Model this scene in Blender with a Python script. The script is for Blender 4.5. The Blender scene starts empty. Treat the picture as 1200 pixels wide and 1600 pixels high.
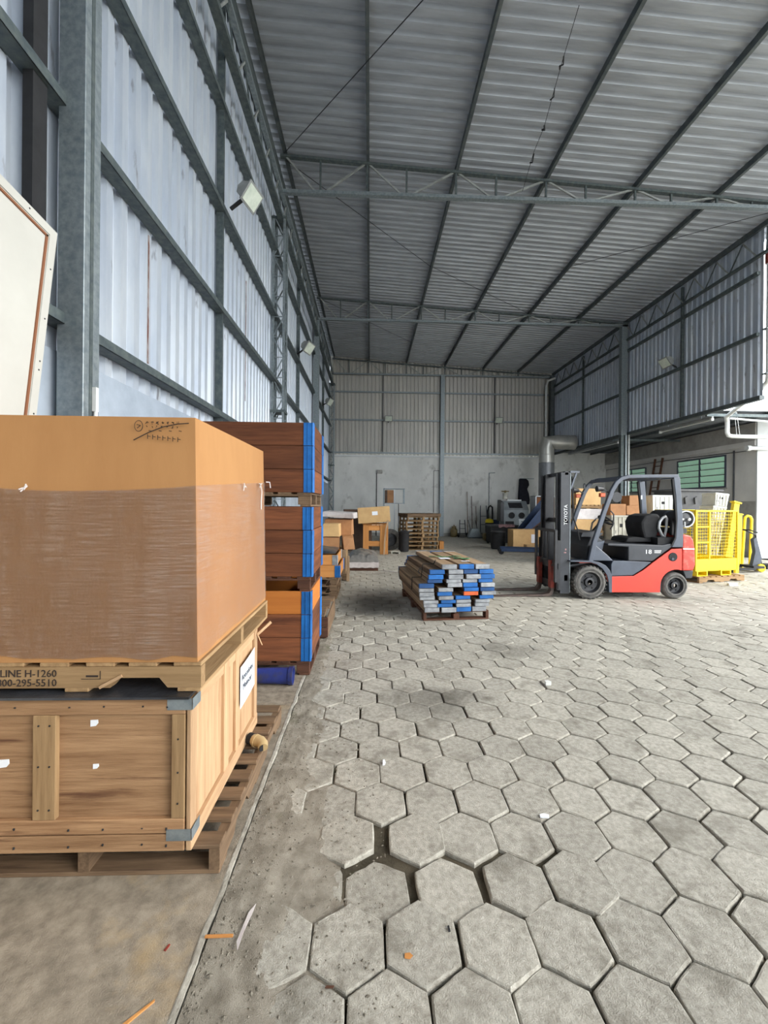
import bpy, math, random
from mathutils import Matrix, Vector, noise
random.seed(7)
R = math.radians
scene = bpy.context.scene
col = scene.collection

# ---------------------------------------------------------------- camera
cam_data = bpy.data.cameras.new('camera')
cam_data.sensor_fit = 'AUTO'; cam_data.sensor_width = 36.0
cam_data.lens = 660 / 1600 * 36
cam_data.shift_y = -12 / 1600
cam_data.clip_start = 0.05; cam_data.clip_end = 400
cam = bpy.data.objects.new('camera', cam_data); col.objects.link(cam)
cam.matrix_world = (Matrix.Translation((0, 0, 1.6)) @ Matrix.Rotation(-math.atan(22 / 660), 4, 'Z')
                    @ Matrix.Rotation(R(90), 4, 'X') @ Matrix.Rotation(R(0.5), 4, 'Z'))
scene.camera = cam

# ---------------------------------------------------------------- daylight
world = bpy.data.worlds.new('overcast_sky'); scene.world = world; world.use_nodes = True
wn = world.node_tree.nodes
wn['Background'].inputs[0].default_value = (0.90, 0.955, 1.0, 1)
wn['Background'].inputs[1].default_value = 4.2
sun_data = bpy.data.lights.new('hazy_sun', 'SUN'); sun_data.energy = 2.1; sun_data.angle = R(30)
sun_data.color = (1.0, 0.93, 0.82)
sun = bpy.data.objects.new('hazy_sun', sun_data); col.objects.link(sun)
SUN_DIR = Vector((-0.80, 0.38, -0.46)).normalized()
sun.rotation_euler = SUN_DIR.to_track_quat('-Z', 'Y').to_euler(); sun.location = (20, -6, 14)
vs = scene.view_settings
vs.view_transform = 'Standard'; vs.look = 'None'; vs.exposure = 0.5; vs.gamma = 1.0; vs.use_curve_mapping = False

# ---------------------------------------------------------------- mesh builder
class B:
    def __init__(s): s.v = []; s.f = []
    def _add(s, vs_, fs, M=None):
        o = len(s.v)
        s.v += [tuple(M @ Vector(p)) if M else tuple(p) for p in vs_]
        s.f += [tuple(i + o for i in f) for f in fs]
        return s
    def box(s, x0, x1, y0, y1, z0, z1, M=None):
        return s._add([(x0,y0,z0),(x1,y0,z0),(x1,y1,z0),(x0,y1,z0),(x0,y0,z1),(x1,y0,z1),(x1,y1,z1),(x0,y1,z1)],
                      [(0,3,2,1),(4,5,6,7),(0,1,5,4),(1,2,6,5),(2,3,7,6),(3,0,4,7)], M)
    def cbox(s, x0, x1, y0, y1, z0, z1, c=.006, M=None):
        # box with chamfered edges
        vs_ = []; idx = {}
        X = (x0, x1); Y = (y0, y1); Z = (z0, z1)
        for i in (0,1):
            for j in (0,1):
                for k in (0,1):
                    sx, sy, sz = (1,-1)[i], (1,-1)[j], (1,-1)[k]
                    idx[i,j,k,0] = len(vs_); vs_.append((X[i], Y[j]+sy*c, Z[k]+sz*c))
                    idx[i,j,k,1] = len(vs_); vs_.append((X[i]+sx*c, Y[j], Z[k]+sz*c))
                    idx[i,j,k,2] = len(vs_); vs_.append((X[i]+sx*c, Y[j]+sy*c, Z[k]))
        fs = []
        g = lambda i,j,k,a: idx[i,j,k,a]
        fs += [(g(0,0,0,0),g(0,0,1,0),g(0,1,1,0),g(0,1,0,0)),(g(1,0,0,0),g(1,1,0,0),g(1,1,1,0),g(1,0,1,0)),
               (g(0,0,0,1),g(1,0,0,1),g(1,0,1,1),g(0,0,1,1)),(g(0,1,0,1),g(0,1,1,1),g(1,1,1,1),g(1,1,0,1)),
               (g(0,0,0,2),g(0,1,0,2),g(1,1,0,2),g(1,0,0,2)),(g(0,0,1,2),g(1,0,1,2),g(1,1,1,2),g(0,1,1,2))]
        for i in (0,1):
            for j in (0,1): fs.append((g(i,j,0,0),g(i,j,0,1),g(i,j,1,1),g(i,j,1,0)))
            for k in (0,1): fs.append((g(i,0,k,0),g(i,0,k,2),g(i,1,k,2),g(i,1,k,0)))
        for j in (0,1):
            for k in (0,1): fs.append((g(0,j,k,1),g(0,j,k,2),g(1,j,k,2),g(1,j,k,1)))
        for i in (0,1):
            for j in (0,1):
                for k in (0,1): fs.append((g(i,j,k,0),g(i,j,k,1),g(i,j,k,2)))
        return s._add(vs_, fs, M)
    def prism(s, poly, axis, a0, a1, M=None):
        # poly in the two remaining axes, extruded along axis
        def p(u, v, a):
            return {'x': (a,u,v), 'y': (u,a,v), 'z': (u,v,a)}[axis]
        n = len(poly)
        vs_ = [p(u,v,a0) for u,v in poly] + [p(u,v,a1) for u,v in poly]
        fs = [tuple(range(n-1,-1,-1)), tuple(range(n,2*n))] + [(i,(i+1)%n,(i+1)%n+n,i+n) for i in range(n)]
        return s._add(vs_, fs, M)
    def cyl(s, p0, p1, r0, r1=None, n=12, caps=True, M=None):
        r1 = r0 if r1 is None else r1
        p0 = Vector(p0); p1 = Vector(p1); d = (p1-p0).normalized()
        a = d.orthogonal().normalized(); b = d.cross(a)
        vs_ = []
        for p, r in ((p0,r0),(p1,r1)):
            for i in range(n):
                t = 2*math.pi*i/n; vs_.append(p + a*(r*math.cos(t)) + b*(r*math.sin(t)))
        fs = [(i,(i+1)%n,(i+1)%n+n,i+n) for i in range(n)]
        if caps: fs += [tuple(range(n-1,-1,-1)), tuple(range(n,2*n))]
        return s._add(vs_, fs, M)
    def bar(s, p0, p1, w, h, up=(0,0,1), M=None):
        # rectangular bar between two points
        p0 = Vector(p0); p1 = Vector(p1); d = (p1-p0).normalized(); up = Vector(up)
        a = d.cross(up)
        if a.length < 1e-4: a = d.orthogonal()
        a.normalize(); b = a.cross(d).normalized()
        vs_ = []
        for p in (p0,p1):
            for u,v in ((-1,-1),(1,-1),(1,1),(-1,1)): vs_.append(p + a*(u*w/2) + b*(v*h/2))
        return s._add(vs_, [(3,2,1,0),(4,5,6,7),(0,1,5,4),(1,2,6,5),(2,3,7,6),(3,0,4,7)], M)
    def tube(s, pts, r, n=8, closed=False, M=None, rect=None):
        pts = [Vector(p) for p in pts]; m = len(pts); vs_ = []; prev = None
        for i, p in enumerate(pts):
            if closed: d = (pts[(i+1)%m] - pts[i-1]).normalized()
            else: d = ((pts[min(i+1,m-1)] - pts[i]).normalized() + (pts[i] - pts[max(i-1,0)]).normalized()).normalized()
            if prev is None: a = d.orthogonal().normalized()
            else:
                a = prev - d*prev.dot(d); a.normalize()
            prev = a; b = d.cross(a)
            rr = r[i] if isinstance(r, (list,tuple)) else r
            for k in range(n):
                t = 2*math.pi*(k+.5)/n; vs_.append(p + a*(rr*math.cos(t)) + b*(rr*math.sin(t)))
        fs = []
        for i in range(m if closed else m-1):
            for k in range(n):
                i2 = (i+1) % m
                fs.append((i*n+k, i*n+(k+1)%n, i2*n+(k+1)%n, i2*n+k))
        if not closed: fs += [tuple(range(n-1,-1,-1)), tuple(range((m-1)*n, m*n))]
        return s._add(vs_, fs, M)
    def sweep(s, pts, w, h, side=(0,1,0), M=None):
        # rectangular section (w across `side`, h in plane) swept along a planar path
        pts = [Vector(p) for p in pts]; m = len(pts); side = Vector(side).normalized(); vs_ = []
        for i, p in enumerate(pts):
            d = ((pts[min(i+1,m-1)] - pts[i]).normalized() + (pts[i] - pts[max(i-1,0)]).normalized()).normalized()
            nrm = d.cross(side).normalized(); ww = w; hh = h[i] if isinstance(h,(list,tuple)) else h
            for u,v in ((-1,-1),(1,-1),(1,1),(-1,1)): vs_.append(p + side*(u*ww/2) + nrm*(v*hh/2))
        fs = [(3,2,1,0), tuple((m-1)*4+k for k in range(4))]
        for i in range(m-1):
            for k in range(4): fs.append((i*4+k, i*4+(k+1)%4, (i+1)*4+(k+1)%4, (i+1)*4+k))
        return s._add(vs_, fs, M)
    def lathe(s, prof, c=(0,0,0), n=16, axis='z', M=None, ring=False, caps=True):
        # prof: list of (radius, height along axis)
        vs_ = []; c = Vector(c)
        for r, h in prof:
            for i in range(n):
                t = 2*math.pi*i/n; u, v = r*math.cos(t), r*math.sin(t)
                q = {'z': (u,v,h), 'y': (u,h,v), 'x': (h,u,v)}[axis]
                vs_.append(c + Vector(q))
        fs = []
        for j in range(len(prof)-1):
            for i in range(n): fs.append((j*n+i, j*n+(i+1)%n, (j+1)*n+(i+1)%n, (j+1)*n+i))
        L_ = (len(prof)-1)*n
        if ring: fs += [(L_+i, L_+(i+1)%n, (i+1)%n, i) for i in range(n)]
        elif caps: fs += [tuple(range(n-1,-1,-1)), tuple(range(L_, L_+n))]
        return s._add(vs_, fs, M)
    def grid(s, nu, nv, fn):
        vs_ = [fn(i/nu, j/nv) for j in range(nv+1) for i in range(nu+1)]
        w = nu+1
        return s._add(vs_, [(j*w+i, j*w+i+1, (j+1)*w+i+1, (j+1)*w+i) for j in range(nv) for i in range(nu)])
    def mesh(s, name, m=None, smooth=False):
        me = bpy.data.meshes.new(name); me.from_pydata(s.v, [], s.f); me.validate(); me.update()
        if m is not None: me.materials.append(m)
        if smooth: me.polygons.foreach_set('use_smooth', [True]*len(me.polygons))
        return me

def RZ(a, c=(0,0,0)):
    return Matrix.Translation(c) @ Matrix.Rotation(a, 4, 'Z') @ Matrix.Translation(-Vector(c))
def RX(a, c=(0,0,0), ax='X'):
    return Matrix.Translation(c) @ Matrix.Rotation(a, 4, ax) @ Matrix.Translation(-Vector(c))

def link(name, data, parent=None):
    o = bpy.data.objects.new(name, data); col.objects.link(o)
    if parent is not None: o.parent = parent
    return o
def tag(o, label=None, cat=None, group=None, kind=None):
    if label: o['label'] = label
    if cat: o['category'] = cat
    if group: o['group'] = group
    if kind: o['kind'] = kind
    return o
def T(name, label, cat, loc=(0,0,0), rz=0, group=None):
    o = link(name, None); o.empty_display_size = .1
    o.location = loc; o.rotation_euler = (0,0,rz)
    return tag(o, label, cat, group)
def P(name, b, m, parent, smooth=False, label=None, bevel=0):
    o = link(name, b.mesh(name, m, smooth) if isinstance(b, B) else b, parent)
    if label: o['label'] = label
    if bevel:
        md = o.modifiers.new('bevel', 'BEVEL'); md.width = bevel; md.segments = 2; md.limit_method = 'ANGLE'; md.angle_limit = R(35)
    if smooth:
        try:
            md = o.modifiers.new('edges', 'EDGE_SPLIT'); md.split_angle = R(38)
        except Exception: pass
    return o
def ONE(name, b, m, label, cat, loc=(0,0,0), rz=0, group=None, smooth=False, bevel=0):
    o = P(name, b, m, None, smooth, None, bevel); o.location = loc; o.rotation_euler = (0,0,rz)
    return tag(o, label, cat, group)
def S(name, b=None, m=None):
    o = link(name, b.mesh(name, m) if b else None); o['kind'] = 'structure'
    return o
def dup(o, parent=None):
    c = o.copy(); col.objects.link(c); c.parent = parent
    for ch in list(o.children): dup(ch, c)
    return c

# ---------------------------------------------------------------- materials
def lin(c):
    f = lambda v: (v/255/12.92 if v/255 <= .04045 else ((v/255+.055)/1.055)**2.4)
    return (f(c[0]), f(c[1]), f(c[2]), 1)
MATS = {}
def mat(name, c1, c2=None, rough=.6, metal=0, scale=6, stretch=(1,1,1), lo=.35, hi=.65, bump=0, bscale=60, bstretch=None,
        rnd=0, world=False, c3=None, s3=1.2, lo3=.55, hi3=.7, spec=.5, detail=5, rough2=None, coat=0, stain_shade=()):
    if name in MATS: return MATS[name]
    m = bpy.data.materials.new(name); m.use_nodes = True; MATS[name] = m
    nt = m.node_tree; N = nt.nodes; L = nt.links; bs = N['Principled BSDF']
    bs.inputs['Roughness'].default_value = rough; bs.inputs['Metallic'].default_value = metal
    bs.inputs['Specular IOR Level'].default_value = spec
    if coat: bs.inputs['Coat Weight'].default_value = coat; bs.inputs['Coat Roughness'].default_value = .15
    bs.inputs['Base Color'].default_value = lin(c1)
    m.diffuse_color = lin(c1)
    if world: src = N.new('ShaderNodeNewGeometry').outputs['Position']
    else: src = N.new('ShaderNodeTexCoord').outputs['Object']
    def noise_(sc, st, det=detail):
        mp = N.new('ShaderNodeMapping'); mp.inputs['Scale'].default_value = st; L.new(src, mp.inputs[0])
        if rnd and not world:
            oi = N.new('ShaderNodeObjectInfo'); mul = N.new('ShaderNodeMath'); mul.operation = 'MULTIPLY'; mul.inputs[1].default_value = 37
            L.new(oi.outputs['Random'], mul.inputs[0]); L.new(mul.outputs[0], mp.inputs['Location'])
        nz = N.new('ShaderNodeTexNoise'); nz.inputs['Scale'].default_value = sc; nz.inputs['Detail'].default_value = det
        nz.inputs['Roughness'].default_value = .62
        L.new(mp.outputs[0], nz.inputs['Vector']); return nz.outputs['Fac']
    colr = None
    if c2 is not None:
        fac = noise_(scale, stretch)
        mr = N.new('ShaderNodeMapRange'); mr.inputs['From Min'].default_value = lo; mr.inputs['From Max'].default_value = hi
        L.new(fac, mr.inputs['Value'])
        mx = N.new('ShaderNodeMix'); mx.data_type = 'RGBA'
        mx.inputs[6].default_value = lin(c1); mx.inputs[7].default_value = lin(c2)
        L.new(mr.outputs[0], mx.inputs[0]); colr = mx.outputs[2]
        if rough2 is not None:
            m2 = N.new('ShaderNodeMapRange'); m2.inputs['To Min'].default_value = rough; m2.inputs['To Max'].default_value = rough2
            L.new(mr.outputs[0], m2.inputs['Value']); L.new(m2.outputs[0], bs.inputs['Roughness'])
    if c3 is not None:
        fac = noise_(s3, (1,1,1) if world else stretch)
        mr = N.new('ShaderNodeMapRange'); mr.inputs['From Min'].default_value = lo3; mr.inputs['From Max'].default_value = hi3
        L.new(fac, mr.inputs['Value'])
        mx = N.new('ShaderNodeMix'); mx.data_type = 'RGBA'
        if colr is None: mx.inputs[6].default_value = lin(c1)
        else: L.new(colr, mx.inputs[6])
        mx.inputs[7].default_value = lin(c3); L.new(mr.outputs[0], mx.inputs[0]); colr = mx.outputs[2]
    for (sx, sy, ra, rb, sc_, am) in stain_shade:      # dark patches: soaked-in oil, plus the bundle's shadow painted into the stone
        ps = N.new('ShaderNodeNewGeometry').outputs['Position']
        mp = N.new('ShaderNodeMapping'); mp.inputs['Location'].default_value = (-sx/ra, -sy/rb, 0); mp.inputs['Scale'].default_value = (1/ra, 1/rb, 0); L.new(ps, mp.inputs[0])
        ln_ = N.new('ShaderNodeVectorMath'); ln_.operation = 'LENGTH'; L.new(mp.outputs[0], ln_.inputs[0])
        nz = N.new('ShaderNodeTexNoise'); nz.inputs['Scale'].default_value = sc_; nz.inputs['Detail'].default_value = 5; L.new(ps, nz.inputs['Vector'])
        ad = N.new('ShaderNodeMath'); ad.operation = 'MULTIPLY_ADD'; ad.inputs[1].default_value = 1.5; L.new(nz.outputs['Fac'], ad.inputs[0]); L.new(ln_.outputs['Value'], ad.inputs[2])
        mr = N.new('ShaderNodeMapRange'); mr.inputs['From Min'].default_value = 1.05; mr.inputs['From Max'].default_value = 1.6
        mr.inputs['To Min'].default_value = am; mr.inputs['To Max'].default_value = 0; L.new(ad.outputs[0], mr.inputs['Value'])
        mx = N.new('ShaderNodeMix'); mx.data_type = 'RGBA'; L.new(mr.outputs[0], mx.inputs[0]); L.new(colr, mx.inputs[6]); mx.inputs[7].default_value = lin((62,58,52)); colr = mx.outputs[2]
    if rnd:
        oi = N.new('ShaderNodeObjectInfo'); mr = N.new('ShaderNodeMapRange')
        mr.inputs['To Min'].default_value = 1-rnd; mr.inputs['To Max'].default_value = 1+rnd
        L.new(oi.outputs['Random'], mr.inputs['Value'])
        hs = N.new('ShaderNodeHueSaturation'); L.new(mr.outputs[0], hs.inputs['Value'])
        if colr is None: hs.inputs['Color'].default_value = lin(c1)
        else: L.new(colr, hs.inputs['Color'])
        colr = hs.outputs[0]
    if colr is not None: L.new(colr, bs.inputs['Base Color'])
    if bump:
        fac = noise_(bscale, bstretch or stretch, 8)
        bp = N.new('ShaderNodeBump'); bp.inputs['Strength'].default_value = min(1, bump); bp.inputs['Distance'].default_value = .01
        L.new(fac, bp.inputs['Height']); L.new(bp.outputs[0], bs.inputs['Normal'])
    return m
def wood(name, c1, c2, axis='x', **k):
    st = {'x': (.07,1,1), 'y': (1,.07,1), 'z': (1,1,.07)}[axis]
    d = dict(rough=.78, scale=34, detail=9, stretch=st, bump=.25, bscale=70, rnd=.14, lo=.3, hi=.7, spec=.3); d.update(k)
    return mat(name+'_'+axis, c1, c2, **d)

galv = mat('galvanised_steel', (122,132,137), (150,158,160), rough=.5, metal=.55, scale=22, bump=.06, bscale=30)
galv_dark = mat('dull_galvanised', (78,88,92), (104,112,110), rough=.6, metal=.5, scale=14)
rod = mat('zinc_rod', (178,181,178), (148,152,148), rough=.5, metal=.5, scale=9)
purlin_m = mat('purlin_steel', (78,86,90), (100,106,106), rough=.6, metal=.5, scale=8)
roof_m = mat('roof_sheet_zinc', (176,181,188), (148,153,160), rough=.5, metal=.35, scale=3, stretch=(.3,2,1), lo=.35, hi=.7, bump=.05, bscale=25)
wallsheet_m = mat('wall_sheet_zinc', (176,185,198), (200,206,213), rough=.42, metal=.3, scale=3, stretch=(1,1,.25), c3=(140,142,148), s3=7, lo3=.62, hi3=.7, bump=.05, bscale=20)
wallsheet_b = mat('back_sheet_zinc', (178,176,170), (194,190,182), rough=.5, metal=.25, scale=2, stretch=(1,1,.2), bump=.05, bscale=20)
plaster_l = mat('low_wall_paint', (168,178,190), (148,158,170), rough=.8, scale=2.5, c3=(150,138,120), s3=1.6, lo3=.62, hi3=.75)
plaster_b = mat('back_wall_render', (232,231,226), (212,211,206), rough=.88, scale=.9, stretch=(1,1,.7), c3=(186,184,178), s3=2.4, lo3=.58, hi3=.72, bump=.12, bscale=30)
plaster_a = mat('annex_render', (226,223,218), (210,207,202), rough=.88, scale=1.2, bump=.1, bscale=30)
bare = mat('bare_render', (178,175,169), (150,147,141), rough=.92, scale=2.5, bump=.2, bscale=25)
white_wall = mat('white_painted_wall', (222,224,224), (205,207,206), rough=.85, scale=1.5)
STAIN_SHADE = [(.05,6.7,.75,1.1,1.6,.75),(.55,3.45,.65,.4,3,.45),(1.5,4.6,.5,.4,2.5,.35)]  # first patch is oil plus the collar bundle's shadow, painted in
paver_m = mat('paver_concrete', (190,186,175), (150,145,134), rough=.93, scale=38, detail=9, lo=.34, hi=.70, rnd=.09, bump=.75, bscale=190, c3=(124,119,108), s3=6, lo3=.52, hi3=.76, spec=.22, stain_shade=STAIN_SHADE)
paver_w = mat('paver_concrete_far', (190,186,175), (154,149,138), rough=.93, scale=7, detail=9, lo=.3, hi=.7, bump=.5, bscale=90, world=True, c3=(132,128,118), s3=.8, lo3=.54, hi3=.74, spec=.22, stain_shade=STAIN_SHADE)
soil = mat('joint_soil', (98,91,78), (58,54,45), rough=1, scale=5, world=True, bump=.6, bscale=90, c3=(72,78,46), s3=2.0, lo3=.6, hi3=.7, spec=.1)
dirt = mat('loose_dirt', (168,161,148), (132,125,113), rough=1, scale=9, world=True, bump=.9, bscale=260, c3=(104,104,78), s3=2.6, lo3=.6, hi3=.74, spec=.1)
slab_m = mat('slab_concrete', (166,154,137), (130,120,106), rough=.95, scale=16, detail=9, world=True, bump=.6, bscale=190, c3=(186,160,120), s3=1.7, lo3=.56, hi3=.72, spec=.2)
annex_m = mat('annex_ceiling_sheet', (112,116,122), (96,100,106), rough=.6, metal=.3, scale=3)
kerb_m = mat('mortar_kerb', (186,181,169), (146,141,130), rough=.95, scale=14, bump=.6, bscale=70)
yard_m = mat('yard_concrete', (176,172,162), (158,154,145), rough=.95, scale=.8, world=True, bump=.3, bscale=20)
card = mat('corrugated_card', (176,128,78), (164,116,68), rough=.72, scale=3, stretch=(1,1,.3), bump=.05, bscale=120)
card_lt = mat('light_card', (206,170,118), (192,154,104), rough=.75, scale=4, rnd=.08)
card_md = mat('mid_card', (176,128,86), (156,110,72), rough=.75, scale=4, rnd=.08)
card_dk = mat('dark_card', (92,72,58), (70,54,46), rough=.8, scale=4)
rust = mat('rust_stain', (104,62,48), (150,140,138), rough=.9, scale=16, stretch=(1,1,.3), lo=.42, hi=.6)
black = mat('black_steel', (30,31,35), (42,43,47), rough=.45, scale=8)
black_m = mat('matt_black', (24,24,26), (36,36,38), rough=.8, scale=8)
rubber = mat('tyre_rubber', (52,52,52), (86,84,80), rough=.88, scale=10, bump=.2, bscale=40)
rubber_lt = mat('dusty_rubber', (112,110,106), (84,82,80), rough=.9, scale=14, bump=.2, bscale=40)
red_m = mat('forklift_red', (214,62,44), (196,56,42), rough=.38, scale=3, coat=.2)
red_worn = mat('forklift_red_worn', (206,66,54), (218,120,104), rough=.5, scale=12, lo=.5, hi=.75)
fork_m = mat('worn_fork_steel', (92,76,68), (70,58,54), rough=.6, scale=9)
red_dull = mat('fork_primer_red', (150,58,44), (112,46,38), rough=.6, scale=9)
fk_grey = mat('forklift_grey', (74,82,96), (64,70,82), rough=.42, scale=4, coat=.15)
fk_dark = mat('forklift_dark_plastic', (44,47,53), (54,57,63), rough=.5, scale=6, bump=.05, bscale=80)
silver = mat('silver_plastic', (176,178,180), rough=.35, metal=.3)
white_pr = mat('white_print', (225,228,230), rough=.6)
dark_pr = mat('dark_print', (48,36,30), rough=.8)
orange_l = mat('amber_lens', (200,84,30), rough=.3)
blue_h = mat('blue_hinge', (22,92,160), (30,110,184), rough=.5, metal=.1, scale=9, rnd=.2, c3=(20,76,140), s3=5, lo3=.6, hi3=.75)
grey_h = mat('zinc_hinge', (166,169,172), (128,131,135), rough=.5, metal=.3, scale=12, rnd=.15)
orange_h = mat('orange_hinge', (226,110,52), (200,92,44), rough=.6, scale=9)
blue_p = mat('blue_painted_steel', (40,66,104), (30,50,82), rough=.5, scale=6)
blue_pipe = mat('blue_plastic', (48,64,142), (36,46,104), rough=.45, scale=5, c3=(70,66,66), s3=4)
yellow_m = mat('safety_yellow', (240,214,28), (228,198,22), rough=.5, scale=5)
grey_bin = mat('dark_grey_bin', (96,96,96), (82,82,84), rough=.75, scale=4)
beige_cr = mat('beige_plastic', (196,194,182), (160,158,146), rough=.65, scale=4, rnd=.06)
white_cr = mat('white_plastic', (222,224,220), (200,202,198), rough=.6, scale=5)
pvc = mat('white_pvc', (226,228,226), (206,208,206), rough=.45, scale=4)
brass = mat('tan_pvc', (196,172,128), (170,146,104), rough=.45, scale=8)
glass_g = mat('green_glass', (170,216,186), (188,228,204), rough=.12, scale=1.2)
glass_g.node_tree.nodes['Principled BSDF'].inputs['Emission Color'].default_value = (.42,.72,.52,1)
glass_g.node_tree.nodes['Principled BSDF'].inputs['Emission Strength'].default_value = .16  # weak glow stands in for daylight coming through the panes
lamp_gl = mat('lamp_glass', (190,200,186), (214,220,206), rough=.15, scale=8)
lamp_b = mat('lamp_housing', (150,152,150), (130,132,130), rough=.5, metal=.3, scale=6)
paper = mat('paper_white', (232,236,242), rough=.8)
panel_w = mat('white_panel_face', (198,196,188), (188,186,178), rough=.55, scale=1.6)
groove = mat('brown_groove', (132,84,56), rough=.8)
plastic_g = mat('grey_plastic_sheet', (128,126,122), (96,95,94), rough=.35, scale=6, bump=.6, bscale=9)
plastic_w = mat('milky_wrap', (214,208,206), (180,172,172), rough=.3, scale=5, bump=.5, bscale=12)
plastic_k = mat('black_plastic_film', (34,36,40), (64,66,72), rough=.3, scale=7, bump=.6, bscale=12)
green_m = mat('green_strap', (40,92,56), (120,186,130), rough=.6, scale=9, lo=.5, hi=.6)
gas_m = mat('gas_bottle_tan', (130,112,70), (108,92,58), rough=.5, scale=6)
cloth_k = mat('navy_cloth', (26,27,36), (38,38,48), rough=.95, scale=7, bump=.6, bscale=8)
pink_c = mat('pink_rag', (170,132,132), (120,92,96), rough=.95, scale=14)
cabinet_g = mat('blast_cabinet_grey', (138,144,146), (120,126,130), rough=.55, scale=3)
duct_m = mat('duct_zinc', (196,194,186), (170,170,166), rough=.32, metal=.4, scale=2, stretch=(2,2,.4))
duct_d = mat('duct_dull', (136,138,140), (116,118,122), rough=.42, metal=.35, scale=2)
mesh_or = mat('rusty_grille', (150,92,52), (112,70,42), rough=.8, scale=30)
for ax in 'xyz':
    wood('pallet_wood', (170,140,102), (132,104,72), ax)
    wood('dusty_wood', (132,108,84), (84,66,50), ax)
    wood('red_wood', (96,64,48), (70,46,36), ax)
    wood('ply', (176,140,104), (134,100,70), ax, scale=30, detail=9, lo=.32, hi=.68, c3=(100,68,48), s3=20, lo3=.58, hi3=.70, bump=.5, bscale=90)
    wood('ply_side', (196,162,126), (168,134,100), ax, scale=30, detail=9, c3=(146,106,72), s3=22, lo3=.57, hi3=.72, bump=.45, bscale=90)
    wood('collar_wood', (132,80,50), (88,52,34), ax, scale=24, rnd=.28, c3=(62,34,24), s3=14, lo3=.56, hi3=.72)
    wood('collar_orange', (196,122,56), (168,98,42), ax, scale=9, rnd=.1)
    wood('crate_orange', (206,146,84), (176,116,62), ax, scale=12)
    wood('grey_board', (176,152,124), (140,112,84), ax, scale=14, rnd=.2)
W = lambda n, ax='x': MATS[n+'_'+ax]

# stretch film: thin milky glossy film over the carton
film = bpy.data.materials.new('stretch_film'); film.use_nodes = True
def _film():
    nt = film.node_tree; N = nt.nodes; L = nt.links; bs = N['Principled BSDF']; out = N['Material Output']
    bs.inputs['Base Color'].default_value = (.66,.54,.46,1); bs.inputs['Roughness'].default_value = .4
    tr = N.new('ShaderNodeBsdfTransparent'); tr.inputs[0].default_value = (.95,.92,.91,1)
    gl = N.new('ShaderNodeBsdfGlossy'); gl.inputs['Roughness'].default_value = .14
    fr = N.new('ShaderNodeFresnel'); fr.inputs['IOR'].default_value = 1.22
    m1 = N.new('ShaderNodeMixShader'); L.new(fr.outputs[0], m1.inputs[0]); L.new(tr.outputs[0], m1.inputs[1]); L.new(gl.outputs[0], m1.inputs[2])
    m2 = N.new('ShaderNodeMixShader'); L.new(m1.outputs[0], m2.inputs[1]); L.new(bs.outputs[0], m2.inputs[2]); L.new(m2.outputs[0], out.inputs[0])
    tc = N.new('ShaderNodeTexCoord')
    def nz_(st, sc, lo, hi, to):
        mp = N.new('ShaderNodeMapping'); mp.inputs['Scale'].default_value = st; L.new(tc.outputs['Object'], mp.inputs[0])
        nz = N.new('ShaderNodeTexNoise'); nz.inputs['Scale'].default_value = sc; nz.inputs['Detail'].default_value = 9; nz.inputs['Roughness'].default_value = .7
        L.new(mp.outputs[0], nz.inputs['Vector'])
        mr = N.new('ShaderNodeMapRange'); mr.inputs['From Min'].default_value = lo; mr.inputs['From Max'].default_value = hi; mr.inputs['To Max'].default_value = to
        L.new(nz.outputs['Fac'], mr.inputs['Value']); return nz.outputs['Fac'], mr.outputs[0]
    h1, f1 = nz_((1.0,1.0,30), 5, .42, .75, .42)
    h2, f2 = nz_((3.0,3.0,.8), 1.6, .40, .62, 1.0)
    mu = N.new('ShaderNodeMath'); mu.operation = 'MULTIPLY_ADD'; L.new(f1, mu.inputs[0]); L.new(f2, mu.inputs[1]); mu.inputs[2].default_value = .07
    L.new(mu.outputs[0], m2.inputs[0])
    bp = N.new('ShaderNodeBump'); bp.inputs['Strength'].default_value = .4; bp.inputs['Distance'].default_value = .012
    L.new(h1, bp.inputs['Height']); L.new(bp.outputs[0], bs.inputs['Normal']); L.new(bp.outputs[0], gl.inputs['Normal'])
_film()

def text_mesh(s, size, m, name, M, align='LEFT', ext=.0008):
    cu = bpy.data.curves.new(name, 'FONT'); cu.body = s; cu.size = size; cu.extrude = ext; cu.align_x = align
    cu.resolution_u = 2
    o = bpy.data.objects.new(name, cu); col.objects.link(o)
    bpy.context.view_layer.update()
    me = bpy.data.meshes.new_from_object(o.evaluated_get(bpy.context.evaluated_depsgraph_get()))
    bpy.data.objects.remove(o); bpy.data.curves.remove(cu)
    me.name = name; me.transform(M); me.materials.clear(); me.materials.append(m)
    return me
FRONT = Matrix.Rotation(R(90), 4, 'X')          # text facing -Y
RIGHT = Matrix.Rotation(R(90), 4, 'Z') @ FRONT  # text facing +X

# ================================================================ THE SETTING
XL, YB, XR, XA = -2.10, 21.5, 9.40, 12.20          # left sheet, back wall, right sheet, annex wall
zr = lambda x: 9.08 - .06*(x+1.9)                  # underside of the roof sheets
Y0 = -5.0
SL = .012                                          # top of the concrete strip

# ---- ground outside and soil bed
S('floor_yard', B().box(-40, 60, -40, 70, -.12, -.06), yard_m)
floor = S('floor', B().box(-.60, XA, -1.0, YB, -.10, -.024), soil)

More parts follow.
